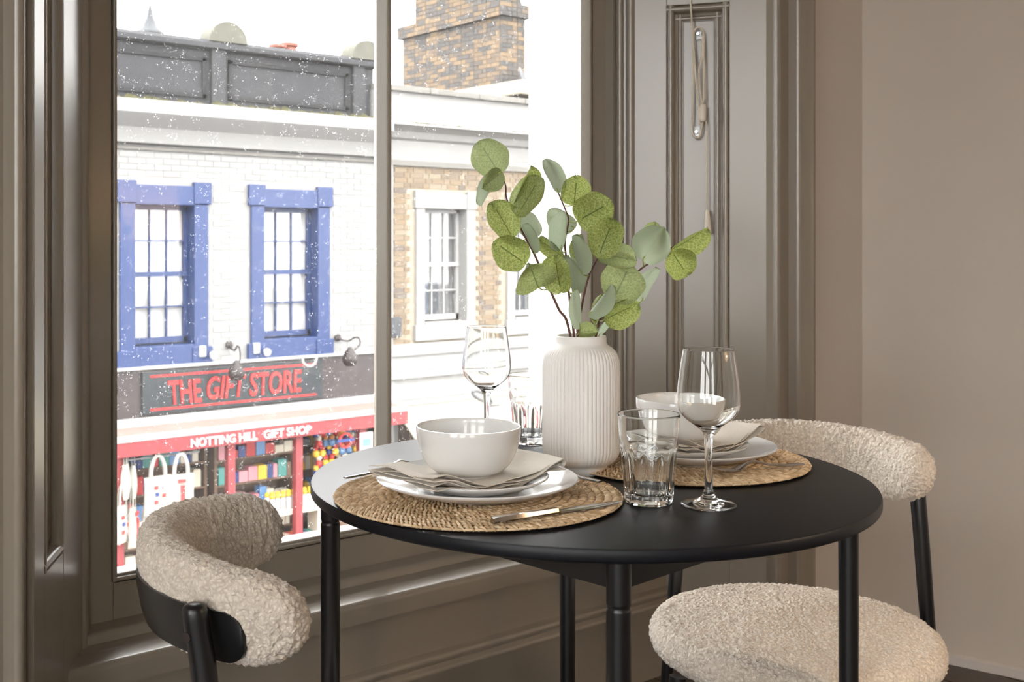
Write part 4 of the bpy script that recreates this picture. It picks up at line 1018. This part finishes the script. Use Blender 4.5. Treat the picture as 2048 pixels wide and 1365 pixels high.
# shop interior
sh=struct(MB().box((1.5,YA+2.0,ZG),(XB,YA+2.1,-1.0)).box((1.5,YA+.12,-1.05),(XB,YA+2.1,-1.0)).build('wall_shop_back',M['wood_dark']),'dark back wall inside the gift shop')
struct(MB().box((XB-.05,YA-.1,ZG),(XB+.18,YA+2.1,-.45)).build('wall_party',M['canopy_white']),'white pier between the two shop fronts')
for px,lab in ((237,'red shop post behind the left tote bags'),(460,'red shop post just right of the tote bags'),(595,'red shop post beside the plush toys'),(722,'red shop post at the right end of the gift shop')):
    x=at(px,930,YCF+.1).x; r=tag(MB().box((x-.05,YCF+.05,ZG+.12),(x+.05,YCF+.15,-1.16)).build('shop_post',M['canopy_red'],None,bevel=.008),lab,'post','red posts of the gift shop')
tag(MB().box((4.30,YCF+.35,ZG+.12),(4.92,YCF+.75,-1.16)).box((4.27,YCF+.32,ZG+.12),(4.95,YCF+.78,ZG+.4)).build('shop_pillar',M['g_tan'],None,bevel=.01),'tan wooden pillar at the left end of the gift shop','pillar')
# shelf units with goods
gm=['g_red','g_yellow','g_navy','g_teal','g_pink','g_orange','g_cream2','g_grey','g_brown','g_skyb','g_red','g_cream2']
CN=dict(g_red='red',g_yellow='yellow',g_navy='navy',g_teal='teal',g_pink='pink',g_orange='orange',g_cream2='cream',g_grey='grey',g_brown='brown',g_skyb='blue')
gr=random.Random(31)
bxm={}
def goods_box(w,d,h,mat):
    k=(round(w,3),round(h,3),mat)
    if k not in bxm:
        m=MB(); m.box((-w/2,-d/2,0),(w/2,d/2,h*.96)); m.box((-w/2+.006,-d/2+.006,h*.96),(w/2-.006,d/2-.006,h)); bxm[k]=m.mesh('souvenir_box'); bxm[k].materials.append(M[mat])
    return bxm[k]
levels=[-1.66,-1.98,-2.30,-2.62,-2.94,-3.26,-3.58]
ordn=['top','second','third','fourth','fifth','sixth','lowest']
for ui,(xa,xb,ys,lab) in enumerate(((5.25,6.5,YA+.25,'behind the tote bags'),(6.55,7.75,YA+.15,'in the middle of the shop'),(7.8,9.05,YA+.35,'at the right end of the shop'))):
    su=empty('shop_shelf',((xa+xb)/2,ys,ZG+.12)); tag(su,'brown shop shelving '+lab,'shelf')
    part(MB().box((xa,ys+.22,ZG+.12),(xb,ys+.25,-1.25)),'back_panel',M['wood_dark'],su)
    for x in (xa,xb-.04): part(MB().box((x,ys-.16,ZG+.12),(x+.04,ys+.22,-1.25)),'side_panel',M['wood_dark'],su)
    for li,z in enumerate(levels):
        part(MB().box((xa+.04,ys-.16,z-.025),(xb-.04,ys+.22,z)),'shelf_board',M['wood_dark'],su)
        x=xa+.07
        while x<xb-.12 and li<6:
            w=gr.choice([.06,.08,.10,.13]); h=gr.choice([.10,.14,.18,.22]); mt=gr.choice(gm)
            o=link('souvenir_box',goods_box(w,.14,h,mt),None,None,(x+w/2,ys-.07,z)); tag(o,'%s %s souvenir box on the %s shop shelf %s'%('tall' if h>.15 else 'low',CN[mt],ordn[li],lab),'souvenir','souvenir boxes %s, %s shelf'%(lab,ordn[li])); x+=w+.006+gr.random()*.008
# tote bags
def tote(w,h,motif):
    r=empty('tote_bag'); m=MB(); rows=[]
    for j in range(9):
        v=j/8; row=[]
        for q in range(12):
            a=2*PI*q/12; sx=(abs(math.cos(a))**.45)*math.copysign(1,math.cos(a)); sy=math.sin(a)
            row.append((sx*w/2*(1-.04*math.sin(v*PI)), sy*(.02+.035*math.sin(v*PI*.9+.1))+.006*math.sin(sx*9+v*5), -h*v))
        rows.append(row)
    m.grid(rows,True); m.f.append(tuple(range(12))); m.f.append(tuple(8*12+i for i in range(12))); m.build('bag_body',M['canvas'],r,smooth=60)
    for yy in (-.015,.015):
        MB().tube(smooth_path([Vector((-w*.26,yy,-.04)),Vector((-w*.24,yy,.10)),Vector((-w*.12,yy*.5,.215)),Vector((0,0,.235)),Vector((w*.12,yy*.5,.215)),Vector((w*.24,yy,.10)),Vector((w*.26,yy,-.04))],4),[(.020,.004)]*25,8,flat=(1,0,0)).build('bag_handle',M['canvas'],r,smooth=180)
    if motif=='dots':
        for i,(x,z,mt) in enumerate(((-.05,-.12,'g_red'),(.05,-.13,'g_grey'),(-.04,-.20,'g_navy'),(.05,-.22,'g_red'),(-.05,-.29,'g_red'),(.04,-.31,'g_pink'))):
            MB().box((x-.022,-.060,z-.02),(x+.022,-.048,z+.02)).build('print_motif',M[mt],r)
    elif motif=='red':
        MB().box((-.02,-.062,-.36),(.03,-.048,-.12)).build('print_motif',M['g_red'],r); MB().box((-.05,-.062,-.09),(.04,-.045,-.05)).build('print_motif',M['g_red'],r)
    return r
for px,py,Yt,w,h,mo,rz,lab in ((316,953,YCF+.02,.36,.44,'dots',.10,'calico tote bag with small coloured motifs, front pair on the left'),(362,949,YCF+.0,.32,.44,'red',-.12,'calico tote bag with a red print, front pair on the right'),
    (252,928,YCF+.06,.18,.40,None,1.0,'narrow calico tote bag hanging at the upper left'),(266,930,YCF+.12,.16,.38,None,1.2,'calico tote bag seen edge on beside the dark gap'),
    (244,1012,YCF+.02,.24,.42,'dots',.6,'printed tote bag hanging low at the left'),(266,1015,YCF+.05,.20,.42,'red',.9,'red printed tote bag hanging low beside the chair'),(300,1040,YCF+.1,.34,.44,None,.2,'calico tote bag half hidden behind the cream chair')):
    b=tote(w,h,mo); b.location=at(px,py,Yt); b.rotation_euler=(0,0,rz); tag(b,lab,'tote bag','tote bags outside the gift shop')
x0_,x1_=at(236,920,YCF+.06).x,at(400,920,YCF+.06).x
tag(MB().tube([(x0_,YCF+.08,-1.395),(x1_,YCF+.08,-1.395)],.012,8).build('hanging_rail',M['g_grey'],None,180),'grey rail under the canopy holding the tote bags','rail')
# plush toys and figures
def toy(c1,c2):
    r=empty('plush_toy')
    MB().lathe([(0,-.055),(.035,-.045),(.048,-.01),(.040,.03),(.018,.05),(0,.052)],12).build('toy_body',M[c1],r,smooth=180)
    MB().lathe([(0,.035),(.028,.045),(.036,.07),(.026,.096),(0,.105)],12).build('toy_head',M[c2],r,smooth=180)
    for s in (-1,1): MB().lathe([(0,-.012),(.012,0),(0,.014)],8,(s*.024,0,.10)).build('toy_ear',M[c2],r,smooth=180)
    return r
TL=['navy plush toy with yellow head','red plush toy with navy head','blue plush toy with orange head','red plush toy with cream head','yellow plush toy with red head']
tp=[toy('g_navy','g_yellow'),toy('g_red','g_navy'),toy('g_skyb','g_orange'),toy('g_red','g_cream2'),toy('g_yellow','g_red')]
cnt=0
for j,py in enumerate((868,888,908,928,948,968)):
    for i in range(7):
        px=632+i*13+(j%2)*6; ki=cnt if cnt<5 else gr.randrange(5); s=tp[ki] if cnt<5 else copy_tree(tp[ki]); cnt+=1
        s.location=at(px,py+i*-1.5,YCF+.35+.1*gr.random()); s.rotation_euler=(0,0,gr.random()*6)
        tag(s,TL[ki]+' in the %s row right of the red post'%(['top','second','third','fourth','fifth','lowest'][j]),'toy','plush toys, row %d from the top'%(j+1))
rb=MB().box((at(628,860,YCF+.5).x,YCF+.52,-3.2),(at(722,860,YCF+.5).x,YCF+.55,-1.35)); tag(rb.build('toy_rack',M['g_brown'],None,bevel=.005),'brown display board behind the plush toys','rack')
def figure():
    r=empty('bottle_figure'); MB().lathe([(0,0),(.030,0),(.032,.02),(.032,.13),(.022,.15),(0,.152)],14).build('figure_body',M['letter_white'],r,smooth=40)
    MB().lathe([(0,.148),(.026,.155),(.034,.18),(.024,.205),(0,.212)],14).build('figure_head',M['g_yellow'],r,smooth=180); return r
f0=figure()
fx0,fx1=at(540,1000,YCF+.3).x,at(625,1000,YCF+.3).x
tag(MB().box((fx0-.1,YCF+.15,-2.36),(fx1+.1,YCF+.5,-2.30)).box((fx0-.08,YCF+.2,ZG+.12),(fx0-.02,YCF+.45,-2.36)).box((fx1+.02,YCF+.2,ZG+.12),(fx1+.08,YCF+.45,-2.36)).build('display_table',M['g_cream2'],None),'white display table with yellow-topped figures','table')
for i in range(18):
    f=f0 if i==0 else copy_tree(f0); f.location=(fx0+(fx1-fx0)*(i%9)/8,YCF+.24+.14*(i//9),-2.30)
    tag(f,'white figure with yellow top in the %s row of the display table'%('front' if i<9 else 'back'),'figure','yellow-topped figures')
# lower goods on the pavement table
for i in range(16):
    mt=gm[i%12]; w=.12; o=link('souvenir_box',goods_box(w,.14,.14,mt),None,None,(fx0+.02+(fx1-fx0-.02)*(i%8)/7.5,YCF+.24+.16*(i//8),-2.80)); tag(o,'%s souvenir box, %s row on the low shop bench'%(CN[mt],'front' if i<8 else 'back'),'souvenir','boxes on the low shop bench')
tag(MB().box((fx0+.0,YCF+.20,-2.86),(fx1-.0,YCF+.55,-2.80)).box((fx0-.05,YCF+.2,ZG+.12),(fx0+.05,YCF+.5,-2.86)).box((fx1-.05,YCF+.2,ZG+.12),(fx1+.05,YCF+.5,-2.86)).build('shop_bench',M['g_skyb'],None),'blue bench below the display table','bench')
# roundel sign and little white notice
c=at(691,881,YCF+.05); r=empty('roundel_sign',c); tag(r,'red ring sign with a blue bar hanging among the toys','sign')
MB().lathe([(.075,-.01),(.105,-.01),(.105,.01),(.075,.01),(.075,-.01)],28).build('ring',M['sign_red'],r,smooth=40).rotation_euler=(PI/2,0,0)
MB().box((-.13,-.016,-.02),(.13,.016,.02)).build('bar',M['g_navy'],r)
c=at(733,885,YCF+.03); r=empty('shop_notice',c); tag(r,'small white framed notice by the right red post','notice')
MB().box((-.10,0,-.10),(.10,.015,.13)).build('notice_board',M['letter_white'],r); MB().box((-.065,-.004,-.05),(.065,.002,.05)).build('notice_print',M['g_skyb'],r)

# ---- house B (stock brick)
Bh=empty('brick_house',(XB+2,YA,ZG)); tag(Bh,'brown brick house with white sash windows and white parapet across the street','building')
XE=17.0
a=at(846,420,YA); c=at(930,640,YA); zt=at(880,418,YA).z; zb_=at(880,641,YA).z
hB=[(a.x,c.x,zb_,zt)]; a2=at(1026,500,YA).x; hB.append((a2,a2+hB[0][1]-hB[0][0],zb_,zt)); hB.append((a2+2.0,a2+2.0+hB[0][1]-hB[0][0],zb_,zt))
bz1=at(780,322,YA).z; bz0=at(780,690,YA).z-.02
m=MB(); wall_with_holes(m,XB,XE,bz0,bz1+.05,YA,YA+.3,[(h[0]-.03,h[1]+.03,h[2]-.03,h[3]+.03) for h in hB]); m.box((XB,YA+.8,bz0),(XE,YA+.9,bz1+.3)); part(m,'wall',M['mortar'],Bh)
surr=[(h[0]-.19,h[1]+.19,h[2]-.30,h[3]+.28) for h in hB]
bm_s=MB().box((0,-.009,0),(.215,.01,.065)).mesh('brick'); bm_h=MB().box((0,-.009,0),(.103,.01,.065)).mesh('brick'); bm_s.materials.append(M['brick']); bm_h.materials.append(M['brick'])
rest=MB(); rg=random.Random(8); cnt=0; z=bz0+.005; k=0; cand=[]
while z<bz1-.03:
    x=XB+.19-(.058 if k%2 else 0); q=k%2
    while x<XE-.25:
        hd=(q%2==1); L_=.103 if hd else .215
        if not any(s[0]<x+L_ and s[1]>x and s[2]<z+.065 and s[3]>z for s in surr): cand.append((x,z,hd,L_))
        x+=L_+.010; q+=1
    z+=.075; k+=1
vis=sorted([c_ for c_ in cand if c_[0]<12.05],key=lambda c_:c_[0])
ids=set()
for c_ in vis[:300]:
    o=link('brick',bm_h if c_[2] else bm_s,None,Bh,Vector((c_[0],YA-.003*rg.random(),c_[1]))-Bh.location); ids.add(c_)
for c_ in cand:
    if c_ not in ids: rest.box((c_[0],YA-.009-.003*rg.random(),c_[1]),(c_[0]+c_[3],YA+.01,c_[1]+.065))
part(rest,'brick_field',M['brick_many'],Bh,kind='stuff')
# quoin strip against the party line
part(MB().box((XB-.05,YA-.05,bz0),(XB+.19,YA+.1,bz1+.3)),'party_pilaster',M['stucco'],Bh)
cz=at(780,243,YA-.3).z; pz=at(780,180,YA).z
m=MB(); m.sweep([(0,bz1),(-.05,bz1+.01),(-.06,bz1+.09),(-.04,bz1+.10),(-.04,bz1+.30),(-.10,bz1+.33),(-.14,bz1+.42),(-.28,bz1+.50),(-.32,bz1+.52),(-.32,cz-.03),(-.28,cz),(.3,cz+.06),(.3,bz1)],(XB-.05,YA,0),(XE,YA,0),(0,1,0),(0,0,1)); part(m,'cornice',M['stucco'],Bh,smooth=20)
m=MB(); m.box((XB-.05,YA-.055,bz1-.06),(XE,YA+.05,bz1+.015)); part(m,'lower_string',M['stucco_stain'],Bh)  # darker stucco band below the cornice
m=MB(); m.box((XB-.05,YA+.05,cz-.1),(XE,YA+.3,pz)); part(m,'parapet',M['stucco'],Bh)
x=XB-.05
while x<XE:
    m=MB(); m.box((x+.004,YA-.02,pz),(x+.93,YA+.36,pz+.085)); part(m,'coping_stone',M['stucco_stain'],Bh,bevel=.012); x+=.935
m=MB(); x=XB; rg=random.Random(14)
while x<XE-.2:
    L_=.08+.2*rg.random(); yy=YA-.26+.15*rg.random(); z_=cz+(yy-YA+.28)*.1; h=.01+.03*rg.random()
    m.add([(x,yy,z_-.004),(x+L_,yy-.02,z_-.004),(x+L_,yy+.12,z_),(x,yy+.12,z_),(x+L_*.3,yy+.03,z_+h),(x+L_*.75,yy+.04,z_+h*.7)],[(0,1,5,4),(1,2,5),(2,3,4,5),(3,0,4)]); x+=L_*.7
part(m,'moss_strip',M['moss'],Bh,kind='stuff')
def white_window(h):
    x0,x1,z0,z1=h; s=.15; m=MB(); Y0=YA-.05
    m.box((x0-s,Y0,z0-.22),(x0,YA+.2,z1+.22)); m.box((x1,Y0,z0-.22),(x1+s,YA+.2,z1+.22)); m.box((x0-s,Y0,z1),(x1+s,YA+.2,z1+.22))
    m.box((x0-s-.03,Y0-.015,z1+.0),(x0-s+.15,YA+.01,z1+.26)); m.box((x1+s-.15,Y0-.015,z1+.0),(x1+s+.03,YA+.01,z1+.26))
    m.box((x0,Y0-.02,z0-.28),(x1,YA+.25,z0-.02)); m.box((x0-s-.03,Y0-.02,z0-.28),(x0-s+.16,YA+.01,z0-.05)); m.box((x1+s-.16,Y0-.02,z0-.28),(x1+s+.03,YA+.01,z0-.05))
    part(m,'window_surround',M['stucco'],Bh,bevel=.008)
    m=MB(); ys=YA+.15; zm=(z0+z1)/2; b=.02
    m.box((x0,ys,z0),(x0+.05,ys+.06,z1)); m.box((x1-.05,ys,z0),(x1,ys+.06,z1)); m.box((x0,ys,z0),(x1,ys+.06,z0+.08)); m.box((x0,ys,z1-.06),(x1,ys+.06,z1)); m.box((x0,ys-.02,zm-.03),(x1,ys+.06,zm+.03))
    xs=[x0+.05+(x1-x0-.1)*k/3 for k in range(4)]; zs=[z0+.08,(z0+.08+zm-.03)/2,zm-.03,zm+.03,(zm+.03+z1-.06)/2,z1-.06]
    for x in xs[1:3]: m.box((x-b/2,ys+.005,z0+.05),(x+b/2,ys+.05,z1-.05))
    for z in (zs[1],zs[4]): m.box((x0+.04,ys+.005,z-b/2),(x1-.04,ys+.05,z+b/2))
    w=part(m,'window_sash',M['canopy_white'],Bh)
    for zA,zB in ((zs[0],zs[1]),(zs[1],zs[2]),(zs[3],zs[4]),(zs[4],zs[5])):
        for k in range(3):
            g=MB(); g.box((xs[k],ys+.025,zA),(xs[k+1],ys+.029,zB)); sub(g.build('pane',M['pane_far']),w)
    for k,(u0,u1,mt) in enumerate(((0,.36,'g_grey'),(.36,.62,'g_skyb'),(.62,1,'curtain'))):
        g=MB(); R_=[]
        for j in range(7):
            R_.append([(x0+.03+(x1-x0-.06)*(u0+(u1-u0)*q/10),ys+.12+.015*math.sin(q*2.2+k),z0+.05+(z1-z0-.1)*j/6) for q in range(11)])
        g.grid(R_); sub(g.build('curtain',M[('curtain_blue','room_shade','curtain_grey')[k]],None,180),w)  # middle sheet is no curtain: the unlit room's dark put into its colour
M['room_shade']=paint('dark_room', rgb(.05,.06,.075), .9); M['curtain_grey']=paint('pale_grey_curtain', rgb(.16,.165,.17), .9)
M['curtain_blue']=paint('grey_blue_curtain', rgb(.09,.115,.16), .9)
for h in hB: white_window(h)
# ground floor of house B: stepped white fascia, cream awning
gz=bz0
for i,(y0,z0,z1) in enumerate(((.16,gz-.14,gz+.02),(.08,gz-.36,gz-.14),(.20,gz-.46,gz-.36),(.06,gz-.78,gz-.46),(.14,gz-.86,gz-.78))):
    part(MB().box((XB-.05,YA-y0,z0),(XE,YA+.2,z1)),'fascia_step',M['stucco' if i%2==0 else 'canopy_white'],Bh,bevel=.012)
part(MB().box((XB-.05,YA-.02,ZG),(XB+.30,YA+.2,gz-.8)),'shop_pier',M['canopy_white'],Bh)
struct(MB().box((XB+.1,YA+1.2,ZG),(XE,YA+1.3,gz-.8)).build('wall_shop_inside',M['wood_dark']),'dark inside of the shop under the cream awning')
ax0=at(786,770,YA-.1).x; aw=empty('cream_awning',(ax0,YA,gz-.9)); tag(aw,'cream canvas awning with a grey letter across the street','awning')
zt=gz-.84; zf=gz-1.62; yf=YA-1.15
m=MB(); m.sweep([(-.1,zt),(-1.15,zf),(-1.15,zf-.02),(-.1,zt-.02)],(ax0,YA,0),(XE,YA,0),(0,1,0),(0,0,1)); part(m,'awning_canvas',M['cream'],aw)
part(MB().box((ax0,yf-.01,zf-.16),(XE,yf+.01,zf)),'awning_valance',M['cream'],aw)
n_=Vector((0,-(zt-zf),-1.05)).normalized(); n_=Vector((0,-.596,.803))
def awp(px,py):
    # point on the awning slope
    lo,hi=0,1
    for _ in range(40):
        k=(lo+hi)/2; Y=YA-.1-1.05*k; p_=at(px,py,Y); zs_=zt-(zt-zf)*k
        if p_.z>zs_: lo=k
        else: hi=k
    return at(px,py,YA-.1-1.05*lo)
pts=[awp(x,y)+n_*.006 for x,y in ((944,786),(950,783),(960,785),(972,791),(980,799),(983,806),(978,808),(966,804),(954,797),(946,790),(944,786))]
part(MB().tube(smooth_path(pts,3),.022,6),'awning_letter',M['letter_grey'],aw); part(MB().tube([awp(975,813)+n_*.006,awp(986,812.5)+n_*.006,awp(998,811)+n_*.006],.016,6),'awning_letter',M['letter_grey'],aw)
c=at(787,655,YA-.04); tag(MB().box((c.x-.12,c.y-.03,c.z-.14),(c.x+.12,YA+.0,c.z+.14)).box((c.x-.09,c.y-.05,c.z-.10),(c.x+.09,c.y-.02,c.z+.10)).build('vent_box',M['lead'],None,bevel=.01),'grey vent box low on the brick wall','vent')

# ---- roofscape: chimney stack, dish, pots, spire
YC=14.0
cx0,cx1,cy0,cy1=12.29,12.80,YC,16.8; zb_=3.76; zt=4.88
chim=empty('chimney_stack',(cx0,YC,zb_)); tag(chim,'large sooty brick chimney stack behind the white parapet','chimney')
def rows_of_bricks(m,x0,x1,y0,y1,z0,z1,seed):
    rg=random.Random(seed); z=z0; k=0
    while z<z1-.03:
        x=x0; q=k%2
        while x<x1-.02:
            L_=.103 if (q%2) else .215; L_=min(L_,x1-x); m.box((x,y0-.004*rg.random(),z),(x+L_-.002,y0+.06,z+.066)); x+=L_+.009; q+=1
        y=y0+.07; q=k%2
        while y<y1-.05:
            L_=.103 if (q%2) else .215; L_=min(L_,y1-y); m.box((x0-.004*rg.random(),y,z),(x0+.05,y+L_,z+.066)); y+=L_+.009; q+=1
        z+=.075; k+=1
part(MB().box((cx0+.008,cy0+.008,zb_),(cx1,cy1,zt)),'core',M['mortar_dark'],chim)
m=MB(); rows_of_bricks(m,cx0,cx1,cy0,cy1,zb_,zt,1); part(m,'brick_courses',M['brick_sooty'],chim,kind='stuff')
m=MB(); rows_of_bricks(m,cx0-.07,cx1+.07,cy0-.07,cy1+.07,zt,zt+.22,2); part(m,'corbel_courses',M['brick_sooty'],chim,kind='stuff'); part(MB().box((cx0-.06,cy0-.06,zt),(cx1+.06,cy1+.06,zt+.22)),'corbel_core',M['mortar_dark'],chim)
m=MB(); rows_of_bricks(m,cx0+.03,cx1-.03,cy0+.05,cy1-.35,zt+.22,zt+1.3,3); part(m,'upper_courses',M['brick_sooty'],chim,kind='stuff'); part(MB().box((cx0+.04,cy0+.06,zt+.22),(cx1-.04,cy1-.35,zt+1.32)),'upper_core',M['mortar_dark'],chim)
part(MB().box((cx0-.08,YA+.45,at(900,205,YA+2).z+.002),(cx1+.1,cy1+.4,zb_)),'party_upstand',M['cream'],chim,bevel=.03)
c=at(1043,160,YA+.75); r=empty('satellite_dish',c); tag(r,'grey satellite dish beside the chimney','satellite dish')
MB().lathe([(0,.0),(.12,.012),(.21,.04),(.215,.045),(.21,.05),(.12,.022),(0,.010)],24).build('dish',M['lead'],r,smooth=50).rotation_euler=(math.radians(70),0,math.radians(35))
MB().tube([(0,0,-.02),(.0,.10,-.10),(0,.12,-.55)],.018,8).build('mast',M['lead'],r); MB().tube([(0,-.02,-.1),(-.10,-.24,-.02)],.010,6).build('feed_arm',M['lead'],r)
struct(MB().box((XB,YA+.9,2.0),(XE,YA+6,at(900,205,YA+2).z)).box((-3,YA+.9,2.0),(XB,YA+6,3.1)).build('wall_roofs',M['lead']),'flat lead roofs behind the parapets')
for px,py,lab in ((556,99,'red chimney pot peeping over the dark parapet, left'),(578,96,'red chimney pot peeping over the dark parapet, right')):
    c=at(px,py,YA+1.6); tag(MB().lathe([(0,-.4),(.12,-.4),(.11,.0),(.14,.02),(.14,.06),(.10,.07),(.09,-.1),(0,-.1)],18).build('chimney_pot',M['terracotta'],None,smooth=40,loc=c),lab,'chimney pot','terracotta pots')
c=at(572,112,YA+1.6); tag(MB().box((-.42,-.2,-.6),(.42,.4,-.02)).box((-.36,-.15,-.02),(.36,.35,.04)).build('chimney_plinth',M['stone_cap'],None,bevel=.02,loc=c),'low stone chimney base under the two red pots','chimney')
c=at(300,66,32); r=empty('roof_spire',c); tag(r,'small pointed lead spire on a far roof','spire')
MB().lathe([(0,1.02),(.03,.86),(.10,.50),(.24,.18),(.42,.02),(.43,-.03),(.0,-.03)],10).build('spire_roof',M['lead'],r,smooth=30)
for i in range(6):
    a=2*PI*i/6; MB().tube([(.3*math.cos(a),.3*math.sin(a),-.03),(.3*math.cos(a),.3*math.sin(a),-.7)],.04,6).build('lantern_post',M['canopy_white'],r)
MB().lathe([(0,-.7),(.42,-.7),(.42,-2.5),(0,-2.5)],10).build('spire_base',M['lead'],r)
